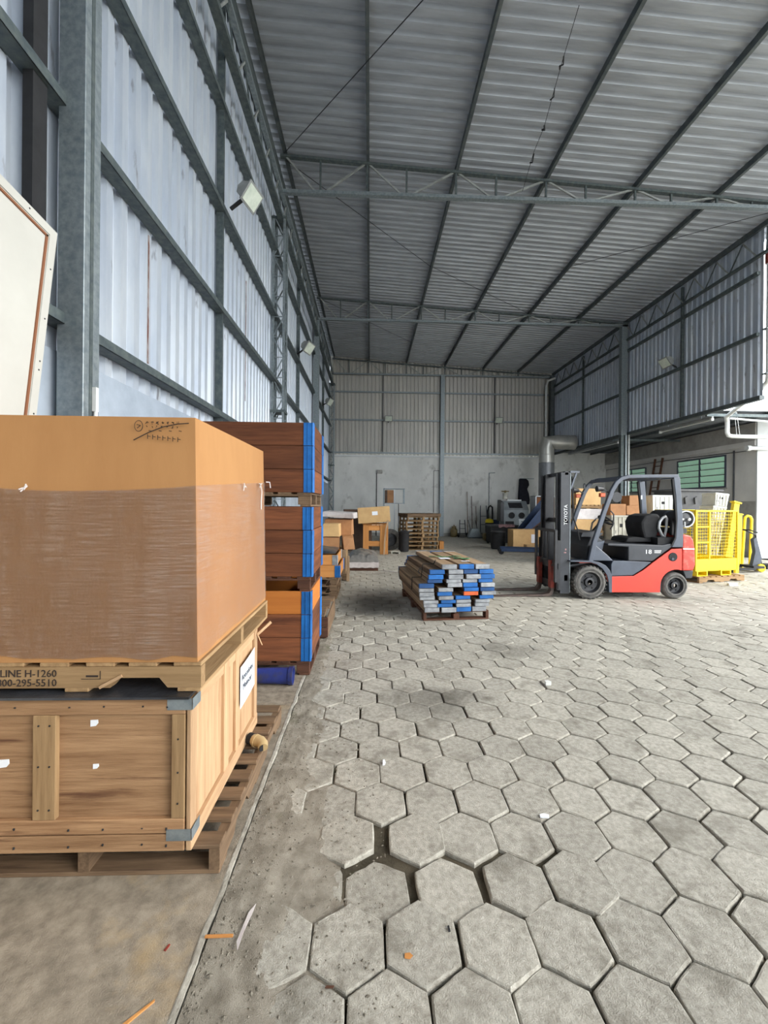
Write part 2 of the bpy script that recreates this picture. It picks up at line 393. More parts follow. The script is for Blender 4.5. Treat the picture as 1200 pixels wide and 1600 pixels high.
# ---- hexagonal pavers
PW, PR = .271, .2445
def hex_mesh(k):
    rng = random.Random(100+k); hx = PW/2; b = B()
    base = []
    v = PR*2/3
    for sx, sy in ((0,v),(-hx,v/2),(-hx,-v/2),(0,-v),(hx,-v/2),(hx,v/2)): base.append((sx, sy))
    ring = []
    for i in range(6):
        p, q = base[i], base[(i+1)%6]
        ring.append((p[0]*(1+rng.uniform(-.03,.0)), p[1]*(1+rng.uniform(-.03,.0))))
        for t in (.33,.67):
            j = rng.uniform(-.02,.008)
            ring.append(((p[0]+(q[0]-p[0])*t)*(1+j), (p[1]+(q[1]-p[1])*t)*(1+j)))
    n = len(ring); g = .980
    vs_ = []
    for s_, z in ((.93,0),(g-.012,-.0025),(g,-.008),(g,-.05)):
        for x, y in ring: vs_.append((x*s_, y*s_, z + (rng.uniform(-.0015,.0015) if z > -.01 else 0)))
    fs = [tuple(range(n))]
    for r in range(3):
        for i in range(n): fs.append((r*n+i, (r+1)*n+i, (r+1)*n+(i+1)%n, r*n+(i+1)%n))
    b._add(vs_, fs); return b
hexes = [hex_mesh(k) for k in range(8)]
hex_me = [h.mesh('paver', paver_m) for h in hexes]
cth, sth = math.cos(math.atan(22/660)), math.sin(math.atan(22/660))
def project(x, y, z):
    r = x*cth - y*sth; f = x*sth + y*cth
    return (600 + 660*r/f, 788 - 660*(z-1.6)/f) if f > .05 else (-9999, -9999)
cells = []
for j in range(-9, 82):
    y = 2.03 + PR*j
    if y > YB-.1: break
    for i in range(-6, 46):
        x = .48 + PW*i + (PW/2 if j % 2 else 0)
        if x < -.50 or x > XA-.1: continue
        cells.append((x, y, i, j))
def shown(c):
    px, py = project(c[0], c[1], 0)
    return -40 < px < 1240 and py < 1640
front = sorted([c for c in cells if shown(c)], key=lambda c: c[1]*c[1]+.2*c[0]*c[0])[:298]
fset = {(c[2], c[3]) for c in front}
# sunken or shifted stones in the broken patch: world x, y -> (dx, dy, dz, tilt x, tilt y)
odd = [(.08,1.79,-.03,-.02,-.012,.05,.03),(.35,1.79,.0,-.02,-.010,.04,-.05),(-.20,1.79,-.03,.01,-.012,.0,.04),(.62,1.79,.025,-.01,-.006,-.02,.0),
       (-.06,2.03,-.035,.01,-.004,.0,-.06),(.21,2.03,.03,.0,.002,.0,.02),(.76,1.79,.04,.0,-.004,0,0),(-.33,1.79,0,0,-.01,0,0),(.89,1.79,.03,.0,.0,.02,0),
       (-.33,2.03,-.01,0,-.012,.02,.02),(-.19,2.27,0,0,-.008,0,.04),(.48,1.56,0,-.01,.002,-.02,0)]
def jitter(c):
    rng = random.Random(c[2]*131+c[3]*17)
    d = [rng.uniform(-.004,.004), rng.uniform(-.004,.004), rng.uniform(-.005,.003), rng.uniform(-.014,.014), rng.uniform(-.014,.014), rng.randrange(8), rng.choice((0,180))]
    for o in odd:
        if abs(c[0]-o[0]) < .1 and abs(c[1]-o[1]) < .1:
            d[0] += o[2]; d[1] += o[3]; d[2] += o[4]; d[3] += o[5]; d[4] += o[6]
    return d
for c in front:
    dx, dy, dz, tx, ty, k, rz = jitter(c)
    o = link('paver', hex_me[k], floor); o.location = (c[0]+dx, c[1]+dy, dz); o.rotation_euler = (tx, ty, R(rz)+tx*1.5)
far = B()
for c in cells:
    if (c[2], c[3]) in fset: continue
    dx, dy, dz, tx, ty, k, rz = jitter(c)
    M = Matrix.Translation((c[0]+dx, c[1]+dy, dz*.7)) @ Matrix.Rotation(tx,4,'X') @ Matrix.Rotation(ty,4,'Y') @ Matrix.Rotation(R(rz),4,'Z')
    far._add(hexes[k].v, hexes[k].f, M)
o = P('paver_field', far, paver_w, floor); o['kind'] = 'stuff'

# ---- concrete strip along the left wall, its mortar edge, loose dirt swept over the pavers
S('floor_strip', B().box(XL, -.60, -1.0, YB, -.10, SL), slab_m)
kb = B()
def kerb(u, v):
    y = -1.0 + v*22.4; w = noise.noise((0, y*6, 3))*.010
    pr = [(-.606+w*.8,SL+.0005),(-.600+w,SL+.002),(-.584+w,SL+.001),(-.574+w*1.6,-.004),(-.566+w*1.6,-.05)]
    p = pr[min(4, int(round(u*4)))]
    return (p[0], y, p[1] + (noise.noise((9*p[0], y*14, 1))*.003 if p[1] > 0 else 0))
S('trim_1', kb.grid(4, 560, kerb), kerb_m)
db = B()
def dirt_fn(u, v):
    y = .6 + (v**1.5)*9.0; wid = .62*max(.28, 1-(y-1.2)/7); x = -.575 + u*wid
    nz = noise.noise((x*5, y*5, 0))*.6 + noise.noise((x*14, y*14, 2))*.35 + noise.noise((x*45, y*45, 5))*.18
    patch = .9 if 1.2 < y < 2.2 else .45
    z = -.006 + .012*(1-u) - .030*max(0, u-.30)*1.2 + nz*.016 + patch*.009*(1-u)
    if u > .985: z = -.03
    return (x, y, min(z, .016))
o = ONE('loose_dirt', db.grid(60, 420, dirt_fn), dirt, 'loose grey dirt and grit swept over the pavers along the concrete strip', 'dirt')
o['kind'] = 'stuff'
o.data.polygons.foreach_set('use_smooth', [True]*len(o.data.polygons))

gv = B(); rg = random.Random(11)
for k in range(2600):
    y = .9 + 7*rg.random()**2; x = -.57 + .75*rg.random()**1.8*max(.25, 1-(y-1)/8); s_ = rg.uniform(.0015,.0055)*(1.6 if rg.random() < .05 else 1)
    z = dirt_fn(min(1, (x+.575)/(.62*max(.28, 1-(y-1.2)/7))), ((y-.6)/9.0)**(1/1.5))[2]
    z = max(z, -.002)
    a = rg.uniform(0, 6.28); M = Matrix.Translation((x,y,z+s_*.3)) @ Matrix.Rotation(a,4,'Z') @ Matrix.Diagonal((s_*rg.uniform(.8,1.8), s_, s_*.7, 1))
    gv._add([(1,0,0),(0,1,0),(-1,0,0),(0,-1,0),(0,0,1),(0,0,-1)], [(0,1,4),(1,2,4),(2,3,4),(3,0,4),(1,0,5),(2,1,5),(3,2,5),(0,3,5)], M)
o = ONE('gravel', gv, mat('grit', (140,133,120), (84,78,68), rough=.95, scale=60, world=True), 'fine loose grit scattered along the edge of the pavers', 'gravel')
o['kind'] = 'stuff'
# ---- corrugated sheets
def profile(n, pitch, d):
    pts = []
    for i in range(n):
        a = i*pitch
        pts += [(a, 0), (a+pitch*.42, 0), (a+pitch*.54, d), (a+pitch*.88, d)]
    pts.append((n*pitch, 0)); return pts
def sheet(n, pitch, d, length, th=.002):
    # ribs run along z, width along x, relief along +y
    b = B(); pr = profile(n, pitch, d) + [(n*pitch+.05, .0)]
    for (x0,y0),(x1,y1) in zip(pr[:-1], pr[1:]):
        b._add([(x0,y0,0),(x1,y1,0),(x1,y1,length),(x0,y0,length)], [(0,1,2,3)])
    return b
ceiling = S('ceiling')
ang = math.atan(-.06)
rs = B(); pr = profile(5, .2, .052) + [(1.05, -.001)]; LR = 12.2
for (y0,z0),(y1,z1) in zip(pr[:-1], pr[1:]):
    rs._add([(0,y0,z0),(LR,y0,z0),(LR,y1,z1),(0,y1,z1)], [(0,1,2,3)])
rs_me = rs.mesh('roof_sheet', roof_m)
for k in range(27):
    o = link('roof_sheet', rs_me, ceiling); o.location = (-2.2, Y0+k*1.0, zr(-2.2)+.001+.0015*(k % 2)); o.rotation_euler = (0, -ang, 0)
for x in (-1.88, -.13, 1.77, 3.72, 5.68, 7.50, 9.30):
    b = B(); z = zr(x)-.004
    b.box(x-.004, x, Y0, YB-.06, z-.13, z).box(x, x+.055, Y0, YB-.06, z-.004, z).box(x, x+.055, Y0, YB-.06, z-.13, z-.126)
    P('purlin', b, purlin_m, ceiling)
nodes_x = [-1.88, -.13, 1.77, 3.72, 5.68, 7.50, 9.30]
def truss(y):
    t = link('roof_truss', None, ceiling)
    zt = lambda x: zr(x)-.155
    b = B()
    b.bar((-1.95,y,zt(-1.95)), (9.35,y,zt(9.35)), .09, .05)
    P('top_chord', b, galv_dark, t)
    P('bottom_chord', B().bar((-1.95,y,8.17), (9.35,y,8.17), .10, .07), galv, t)
    for i in range(6):
        xa, xb = nodes_x[i], nodes_x[i+1]; xm = (xa+xb)/2 - .1
        if zt(xb)-8.2 < .02: continue
        P('diagonal', B().bar((xa+.05,y,zt(xa+.05)), (xm-.10,y,8.19), .03, .035), rod, t)
        P('diagonal', B().bar((xm+.10,y,8.19), (xb-.04,y,zt(xb)), .03, .035), rod, t)
        P('post', B().bar((xm,y,8.19), (xm,y,zt(xm)), .035, .04, (1,0,0)), galv_dark, t)
        if i: P('post', B().bar((xa+.01,y,8.19), (xa+.01,y,zt(xa)), .035, .04, (1,0,0)), galv_dark, t)
for y in (8.98, 15.1, 21.36): truss(y)
for p0, p1 in (((-1.85,8.9,8.93),(1.75,4.8,8.74)), ((-1.85,9.1,8.93),(1.75,12.6,8.74)), ((1.77,12.6,8.74),(5.6,15.0,8.52)), ((5.7,12.0,8.5),(9.3,9.05,8.28)), ((-1.8,15.2,8.93),(1.8,18.6,8.74))):
    P('bracing_rod', B().cyl(p0, p1, .008, n=6), black, ceiling)

# ---- left wall
wall_left = S('wall_left', B().box(XL-.18, XL+.03, Y0, YB, -.1, 2.59), plaster_l)
ls = sheet(5, .2, .05, 9.07-2.50)
ls_me = ls.mesh('wall_sheet', wallsheet_m)
for k in range(27):
    o = link('wall_sheet', ls_me, wall_left); o.rotation_euler = (0,0,R(90)); o.location = (XL+.005-.0015*(k % 2), Y0+k*1.0, 2.50)
    if Y0+k+1 > YB+.6: break
for z in (2.81, 4.21, 5.57, 6.94):
    b = B(); b.box(XL+.012, XL+.13, Y0, YB-.1, z, z+.004).box(XL+.126, XL+.13, Y0, YB-.1, z-.05, z).box(XL+.012, XL+.13, Y0, YB-.1, z-.07, z-.066).box(XL+.126, XL+.13, Y0, YB-.1, z-.07, z-.05)
    P('girt', b, galv_dark, wall_left)
for y in (-.3, 5.75, 11.9, 18.2):
    b = B().box(XL+.012, XL+.10, y-.022, y-.008, 2.6, 8.95).box(XL+.012, XL+.10, y+.008, y+.022, 2.6, 8.95)
    P('sheet_post', b, galv_dark, wall_left)
P('eave_shade_board', B().box(XL+.03, XL+.06, Y0, YB-.06, 8.55, 9.02), galv_dark, wall_left)  # dark strip standing in for the shade along the wall top
for y_, za, zb_ in ((3.24,2.95,5.5),(4.02,2.9,4.1),(7.1,3.3,5.3)): P('rusty_lap', B().box(XL+.004, XL+.010, y_, y_+.022, za, zb_), rust, wall_left)
def column(x0, x1, y0, y1, z1, parent, base=True):
    c = link('column', None, parent)
    P('column_web', B().cbox(x0, x1, y0, y1, 0, z1, .004), galv, c)
    P('column_flange', B().box(x1-.001, x1+.004, y0+.055, y0+.085, 0, z1), galv_dark, c)
    if base: P('base_plate', B().box(x0-.05, x1+.05, y0-.05, y1+.05, 0, .02), galv_dark, c)
column(-2.02, -1.85, 2.78, 2.94, 8.9, wall_left)
column(-2.04, -1.84, 15.0, 15.16, 8.1, wall_left)
P('column_clamp', B().box(-1.845,-1.82,2.86,2.89,2.2,2.36).cyl((-1.83,2.875,1.4),(-1.83,2.875,2.3),.012), pvc, wall_left)
# dark vertical channel left of the first column
P('sheet_post', B().box(XL+.04, XL+.10, 2.55, 2.66, 2.6, 8.9), black_m, wall_left)
def lattice_column(x0, x1, y0, y1, ztop, parent, step=.42):
    c = link('lattice_column', None, parent); a = .045
    for x in (x0, x1):
        for y in (y0, y1):
            P('corner_post', B().box(x-a/2, x+a/2, y-a/2, y+a/2, 0, ztop), galv, c)
    n = int(ztop/step); br = B(); sb = B()
    for i in range(n):
        z0 = i*ztop/n; z1 = (i+1)*ztop/n
        for y in (y0-.01, y1+.01):
            p, q = ((x0,y,z0),(x1,y,z1)) if (i % 2 == 0) else ((x1,y,z0),(x0,y,z1))
            P('brace', B().bar(p, q, .014, .022), galv_dark if y > y0 else galv, c)
        for x in (x0, x1):
            p, q = ((x,y0,z0),(x,y1,z1)) if (i % 2) else ((x,y1,z0),(x,y0,z1))
            P('brace', B().bar(p, q, .014, .022), galv_dark, c)
        P('rung', B().bar((x0,y0-.01,z0), (x1,y0-.01,z0), .014, .018), galv, c)
    for z in (ztop-.02, 3.55):
        P('tie_plate', B().box(x0-.04, x1+.04, y0-.03, y1+.03, z-.05, z), galv_dark, c)
lattice_column(-2.10+.05, -1.83, 8.88, 9.14, 7.6, wall_left)
lattice_column(-2.10+.05, -1.83, 21.02, 21.26, 7.6, wall_left)
eb = link('eave_beam', None, wall_left)
P('bottom_chord', B().box(-1.97, -1.85, Y0, 21.3, 7.52, 7.60), galv_dark, eb)
P('top_chord', B().box(-1.95, -1.87, Y0, 21.3, 8.13, 8.19), galv, eb)
k = 0; y = 2.9
while y < 21:
    P('lattice_bar', B().bar((-1.91,y,7.60), (-1.91,y+.36,8.13), .02, .03), rod, eb)
    P('lattice_bar', B().bar((-1.91,y+.36,8.13), (-1.91,y+.72,7.60), .02, .03), galv_dark, eb)
    y += .765

# ---- unseen front wall behind the viewer, added and cut short to shape the light
wall_front_unseen = S('wall_front_unseen', B().box(XL-.1, XL+6*.97, Y0-.2, Y0, -.1, 2.6), plaster_l)
for k in range(6):
    o = link('wall_sheet', ls_me, wall_front_unseen); o.location = (XL+k*.97, Y0-.05, 2.45); o.scale = (.97, 1, (zr(XL+k)-2.5)/(9.07-2.50))  # sheets of the added unseen front wall
# ---- back wall
wall_back = S('wall_back', B().box(XL-.1, XA+8, YB, YB+.2, -.1, 4.0).box(XR+.03, XA+8, YB, YB+.2, 4.0, 4.5), plaster_b)
x = XL+.03; k = 0
while x < XR+.02:
    n = 5; h = zr(x) - 4.06
    P('wall_sheet', B()._add([(v[0]+x, YB+.06-v[1]-(.0015 if k % 2 else 0), v[2]+4.10) for v in sheet(n, .2, .055, h).v], sheet(n,.2,.055,h).f), wallsheet_b, wall_back)
    x += 1.0; k += 1
P('flashing', B().box(XL, XR, YB-.06, YB, 4.0, 4.10), white_wall, wall_back)
for z in (4.22, 5.88, 7.30):
    P('girt', B().box(XL+.1, 3.56, YB-.08, YB-.005, z-.04, z+.03), galv, wall_back)
    P('girt', B().box(3.72, XR-.1, YB-.08, YB-.005, z-.04, z+.03), galv, wall_back)
for x in (.62, 6.35): P('sheet_post', B().box(x-.02, x+.02, YB-.06, YB-.005, 4.2, 8.15), black, wall_back)
b = B().box(3.54, 3.74, YB-.22, YB-.20, 0, 8.2).box(3.54, 3.56, YB-.20, YB-.01, 0, 8.2).box(3.72, 3.74, YB-.20, YB-.01, 0, 8.2)
P('column', b, galv, wall_back)
P('conduit', B().cyl((.33,YB-.02,0),(.33,YB-.02,3.2),.022,n=8), black, wall_back)
P('junction_box', B().cbox(.33,.62,YB-.16,YB-.001,3.16,3.34,.02), bare, wall_back)
P('conduit', B().tube([(3.25,YB-.02,1.2),(3.25,YB-.02,3.34),(3.52,YB-.02,3.34)],.014,6), black, wall_back)
P('conduit', B().tube([(6.10,YB-.03,.4),(6.10,YB-.03,3.25),(6.4,YB-.03,3.27)],.022,8), galv, wall_back)
P('skirting', B().box(XL+.1, XR, YB-.02, YB, 0, .16), bare, wall_back)
P('drain_pipe', B().tube([(8.95,YB-.2,4.3),(8.95,YB-.2,7.75),(9.0,YB-.3,7.95),(9.3,YB-.5,8.05)],.055,10), pvc, wall_back)

# ---- right wall: sheets hung above the open annex
wall_right = S('wall_right', B().box(XR-.06, XR+.06, 9.85, YB, 4.20, 4.30), purlin_m)
k = 0; y = 9.85
while y < YB-.1:
    h = zr(XR) - 4.27
    P('wall_sheet', B()._add([(XR+.02-v[1]-(.0015 if k % 2 else 0), v[0]*.971+y, v[2]+4.25) for v in sheet(5,.2,.038,h).v], sheet(5,.2,.038,h).f), wallsheet_m, wall_right)
    y += .971; k += 1
for z in (5.80, 7.28):
    P('girt', B().box(XR-.10, XR-.022, 9.9, YB-.1, z-.05, z+.03), galv_dark, wall_right)
P('eave_chord', B().box(XR-.14, XR-.06, 9.0, YB-.1, 7.62, 7.68), galv_dark, wall_right)
y = 9.9
while y < 21:
    P('lattice_bar', B().bar((XR-.10,y,7.66), (XR-.10,y+.4,8.2), .02, .03), rod, wall_right)
    P('lattice_bar', B().bar((XR-.10,y+.4,8.2), (XR-.10,y+.8,7.66), .02, .03), galv_dark, wall_right)
    y += .8
for y in (12.4, 18.3): P('sheet_post', B().box(XR-.09, XR-.02, y-.03, y+.03, 4.3, 8.2), galv_dark, wall_right)
cr = link('column', None, wall_right)
P('column_web', B().cbox(XR-.30, XR-.08, 15.05, 15.22, 4.2, 8.2, .004), galv, cr)
P('post', B().box(XR-.30, XR-.20, 15.05, 15.20, 0, 4.2), galv_dark, cr)
P('post', B().box(XR-.14, XR-.08, 15.05, 15.15, 0, 4.2), galv, cr)
P('post', B().box(XR-.03, XR+.02, 15.05, 15.15, 0, 4.2), rod, cr)
P('column', B().box(XR-.26, XR-.08, YB-.34, YB-.1, 0, 8.2), purlin_m, wall_right)
P('column', B().box(XR-.10, XR+.10, 8.9, 9.1, 0, 8.2), galv, wall_right)

# ---- annex behind the right wall
wall_annex = S('wall_annex', B().box(XA, XA+8, 12.95, YB, 1.80, 3.72), plaster_a)
P('dado', B().box(XA-.012, XA+8, 12.96, YB, 0, 1.80), bare, wall_annex)
P('tie_beam', B().box(XA-.05, XA+8, 12.95, YB, 3.72, 4.30), bare, wall_annex)
P('ledge', B().box(XA-.06, XA, 12.95, YB, 3.56, 3.72), plaster_a, wall_annex)
P('end_face', B().box(XA-.02, XA+8, 12.90, 12.949, 0, 4.30), white_wall, wall_annex)
P('conduit', B().cyl((XA-.03,13.75,0.9),(XA-.03,13.75,3.5),.025,n=8), black, wall_annex)
P('cable', B().tube([(XA-.03,13.0,3.42),(XA-.03,17,3.50),(XA-.03,21.4,3.46)],.012,6), black, wall_annex)
an = sheet(5, .2, .03, 9.5)
an_me = B()._add([(v[2], v[0], v[1]) for v in an.v], an.f).mesh('roof_sheet', annex_m)
ann = S('ceiling_annex')
for k in range(10):
    o = link('roof_sheet', an_me, ann); o.location = (XR+.07, 11.6+k*.995, 4.33)
for x in (10.3, 11.4): P('purlin', B().box(x-.03, x+.03, 11.6, YB, 4.24, 4.325), purlin_m, ann)
for y in (11.62, 16.2): P('rafter', B().box(XR+.07, XA, y-.03, y+.03, 4.16, 4.24), galv_dark, ann)

def window(name, y0, y1, z0, z1, cols, rows):
    w = S(name, B().box(XA-.03, XA+.004, y0-.06, y1+.06, z0-.06, z0), bare)
    fr = B(); t = .025
    for y in (y0, y1): fr.box(XA-.035, XA-.001, y-t, y+t, z0, z1)
    for z in (z0+t, z1-t): fr.box(XA-.035, XA-.001, y0, y1, z-t, z+t)
    P('frame', fr, MATS['forklift_grey'], w)
    for c in range(1, cols): 
        yy = y0 + (y1-y0)*c/cols; P('mullion', B().box(XA-.04, XA-.001, yy-.03, yy+.03, z0, z1), fk_grey, w)
    for c in range(cols):
        for r in range(rows):
            a = y0 + (y1-y0)*c/cols + .04; bb = y0 + (y1-y0)*(c+1)/cols - .04
            za = z0 + (z1-z0)*r/rows; zb = z0 + (z1-z0)*(r+1)/rows
            P('pane', B().box(XA-.022, XA-.016, a, bb, za+.02, zb-.012, RX(R(-7), (XA-.019,0,(za+zb)/2), 'Y')), glass_g, w)
            P('glazing_bar', B().box(XA-.034, XA-.004, a, bb, zb-.016, zb+.004), black, w)
window('window_1', 14.1, 16.35, 2.28, 3.40, 2, 5)
window('window_2', 18.3, 20.3, 2.24, 3.34, 2, 5)

# ================================================================ OBJECTS
def pallet(label, loc, rz=0, L=1.2, Wd=1.0, H=.13, wd='pallet_wood', group=None, ntop=7, nbot=3, blocks=False, notch=False, gap=.45, name='wooden_pallet'):
    # stringers along local x, deck boards along local y; origin at the middle of the base
    t = T(name, label, 'pallet', loc, rz, group)
    tb = .018; sx = .045
    for y in (-Wd/2+sx/2, 0, Wd/2-sx/2):
        if blocks:
            for x in (-L/2+.06, 0, L/2-.06): P('block', B().cbox(x-.06, x+.06, y-sx/2-.02*(y==0), y+sx/2+.02*(y==0), tb, H-2*tb, .004), W(wd,'x'), t)
            P('stringer', B().cbox(-L/2, L/2, y-sx/2, y+sx/2, H-2*tb, H-tb, .002), W(wd,'x'), t)
        elif notch:
            z0, z1 = tb, H-tb; h = z0+.042; c = L*.25
            poly = [(-L/2,z0)]
            for cc in ((-c, c) if notch is True else (c,)): poly += [(cc-.12,z0),(cc-.085,h),(cc+.085,h),(cc+.12,z0)]
            poly += [(L/2,z0),(L/2,z1),(-L/2,z1)]
            P('stringer', B().prism(poly, 'y', y-sx/2, y+sx/2), W(wd,'x'), t)
        else:
            P('stringer', B().cbox(-L/2, L/2, y-sx/2, y+sx/2, tb, H-tb, .003), W(wd,'x'), t)
    bw = L/(ntop + (ntop-1)*gap)
    top = B().cbox(-bw/2, bw/2, -Wd/2, Wd/2, H-tb, H, .003).mesh('deck_board', W(wd,'y'))
    for i in range(ntop):
        o = link('deck_board', top, t); o.location = (-L/2+bw/2+i*(L-bw)/(ntop-1)+random.uniform(-.006,.006), random.uniform(-.004,.004), 0)
    bot = B().cbox(-.05, .05, -Wd/2, Wd/2, 0, tb, .003).mesh('bottom_board', W(wd,'y'))
    for i in range(nbot):
        o = link('bottom_board', bot, t); o.location = (-L/2+.05+i*(L-.1)/(nbot-1), 0, 0)
    return t

# ---------------------------------------------------------------- front left: carton on crate
pallet('dusty dark slatted pallet on the concrete strip under the plywood crate', (-1.20, 2.46, SL), R(90), L=1.26, Wd=1.14, H=.125, wd='dusty_wood', ntop=9, gap=.8, notch=True)
# plywood crate
c = T('plywood_crate', 'large plywood crate with nailed battens carrying the wrapped carton', 'crate', (-1.24, 1.81, SL+.126))
X0, X1, D, HC = -.49, .485, 1.03, .648
P('panel', B().box(X0+.012, X1-.012, .012, D-.012, .02, HC-.004), W('ply','x'), c)
P('side_panel', B().box(X1-.013, X1-.004, .02, D-.01, .02, HC-.01), W('ply_side','z'), c)
for nm, x0, x1, z0, z1, w in (('rail',X0,X1-.012,HC-.075,HC-.004,'x'),('rail',X0,X1-.012,.075,.135,'x'),('rail',X0,X1-.012,.0,.070,'x'),
                              ('batten',-.150,-.055,.136,HC-.076,'z'),('batten',X1-.068,X1-.012,.136,HC-.076,'z'),('batten',X0,X0+.06,.136,HC-.076,'z')):
    P(nm, B().cbox(x0, x1, -.012, .0125, z0, z1, .003), W('ply',w) if nm == 'rail' else W('pallet_wood','z'), c)
for y0, y1 in ((-.010,.05),(.40,.47),(.59,.64),(D-.06,D)):
    P('side_batten', B().cbox(X1-.006, X1+.014, y0, y1, .06, HC-.015, .003), W('ply_side','z'), c)
P('side_rail', B().cbox(X1-.006, X1+.018, -.011, D, .0, .07, .003), W('ply_side','y'), c)
P('side_rail', B().cbox(X1-.006, X1+.008, .051, D-.061, HC-.07, HC-.015, .003), W('ply_side','y'), c)
for z in (.045, HC-.055):
    P('corner_strap', B().box(X1-.085, X1+.016, -.0145, -.0125, z, z+.048).box(X1+.0185, X1+.0205, -.013, .07, z, z+.048), galv, c)
P('lid', B().box(X0-.02, X1+.01, -.03, D+.01, HC-.004, HC+.006), plastic_k, c)
for x, z, s in ((.087,.527,.016),(.095,.345,.012),(-.28,.36,.02)):
    P('label_scrap', B().prism([(x-s,z-s*.8),(x+s*.4,z-s*.6),(x+s,z+.1*s),(x+s*.9,z+s),(x-s,z+s*.9)], 'y', .0095, .0118), paper, c)
nl = B()
for x in (-.125,-.08):
    for z in (.18,.36,.53): nl.cyl((x,-.0145,z),(x,-.012,z),.004,n=6)
for x in (-.40,-.22,.0,.14,.3,.40):
    for z in (.03,.10,HC-.04): nl.cyl((x,-.0145,z+random.uniform(-.01,.01)),(x,-.012,z),.004,n=6)
for z in (.2,.33,.47): nl.cyl((X1-.04,-.0145,z),(X1-.04,-.012,z),.004,n=6)
P('nails', nl, black_m, c)['kind'] = 'stuff'
P('splinter', B().bar((X1+.01,D-.02,HC-.06),(X1+.09,D+.05,HC+.01),.012,.018), W('ply_side','y'), c)
P('splinter', B().bar((X1+.022,D-.03,HC-.05),(X1+.045,D+.0,HC-.13),.004,.006), W('ply_side','y'), c)
sg = P('paper_sign', B().grid(6, 6, lambda u, v: (X1+.0165+.003*math.sin(u*3.1), .655+u*.30, .27+v*.24+.02*u)), paper, c, label='white printed paper sheet')
P('print', text_mesh('Acessórios', .052, fk_grey, 'print', Matrix.Translation((X1+.0215,.665,.425)) @ RIGHT), dark_pr, sg)
P('print', text_mesh('Motocar', .052, fk_grey, 'print', Matrix.Translation((X1+.0215,.69,.365)) @ RIGHT), dark_pr, sg)

up = pallet('pale notched pallet with stencilled numbers between crate and carton', (-1.235, 2.415, SL+.126+.655), 0, L=1.04, Wd=1.17, H=.125, wd='pallet_wood', ntop=6, gap=.55, notch='right')
for s_, z in (('ULINE H-1260', .066), ('800-295-5510', .027)):
    P('stencil', text_mesh(s_, .043, dark_pr, 'stencil', Matrix.Translation((-.08, -.5865, z)) @ Matrix.Diagonal((1.02,1,1,1)) @ FRONT, 'RIGHT', ext=.001), dark_pr, up)
sq = B().box(.02,.10,-.5868,-.585,.055,.057).box(.098,.10,-.5868,-.585,.055,.09).box(.04,.09,-.5868,-.585,.064,.072)
P('stamp', sq, dark_pr, up)
P('splinter', B().bar((.10,-.592,.022),(.19,-.588,.07),.008,.012), W('ply_side','x'), up)

# carton with stretch film
ct = T('cardboard_carton', 'huge brown cardboard carton wrapped in stretch film on a pallet', 'box', (-1.245, 1.83, SL+.126+.655+.126))
def carton(off, z0, z1, wav=None):
    b = B(); n = 10
    def ring(z):
        t = .022*(z/1.06); bul = .012*math.sin(math.pi*min(1, z/1.06))
        x0, x1, y0, y1 = -.515+t-off, .515-t+off, .0+t*.3-off, 1.17-t*.3+off
        pts = []
        for i in range(n): s_ = i/n; pts.append((x0+(x1-x0)*s_, y0-bul*math.sin(math.pi*s_)))
        for i in range(n): s_ = i/n; pts.append((x1+bul*math.sin(math.pi*s_), y0+(y1-y0)*s_))
        for i in range(n): s_ = i/n; pts.append((x1+(x0-x1)*s_, y1+bul*math.sin(math.pi*s_)))
        for i in range(n): s_ = i/n; pts.append((x0-bul*math.sin(math.pi*s_), y1+(y0-y1)*s_))
        return pts
    zs = [z0+(z1-z0)*k/8 for k in range(9)]; vs_ = []
    for k, z in enumerate(zs):
        for i, p in enumerate(ring(z)):
            zz = z
            if wav and k == 8: zz = z + wav(i)
            if wav and k == 0: zz = z + .02*noise.noise((i*.7,0,4))
            vs_.append((p[0], p[1], zz))
    m = 4*n; fs = []
    for k in range(8):
        for i in range(m): fs.append((k*m+i, k*m+(i+1)%m, (k+1)*m+(i+1)%m, (k+1)*m+i))
    if not wav: fs += [tuple(range(m-1,-1,-1)), tuple(range(8*m, 9*m))]
    return b._add(vs_, fs)
P('carton_body', carton(0, 0, 1.045), card, ct)
def wav(i):
    if i <= 10: return [.02,.012,-.01,-.016,-.018,-.018,-.016,-.012,-.006,.0,.010][i]
    if i <= 20: return .010 + .13*((i-10)/10)*.55
    return .03
P('stretch_film', carton(.0035, .02, .745, wav), film, ct, label='clear stretch film wrapped round the lower two thirds')
kn = B()
for (x, y, z) in ((.512,.62,.775),(.512,.98,.80),(-.21,-.012,.735)):
    for q in range(7):
        a = Vector((x+.006, y, z)); d = Vector((random.uniform(0,.012), random.uniform(-.03,.03), random.uniform(-.025,.02)))
        kn.tube([a, a+d*.5+Vector((.004,0,.004)), a+d], .003, 5)
kn.tube([(.515,1.02,.80),(.52,1.03,.76),(.516,1.03,.70),(.518,1.025,.64)], .004, 5)
kn.tube([(.515,1.16,.83),(.535,1.18,.83),(.54,1.185,.79)], .004, 5)
P('film_knots', kn, plastic_w, ct)['kind'] = 'stuff'
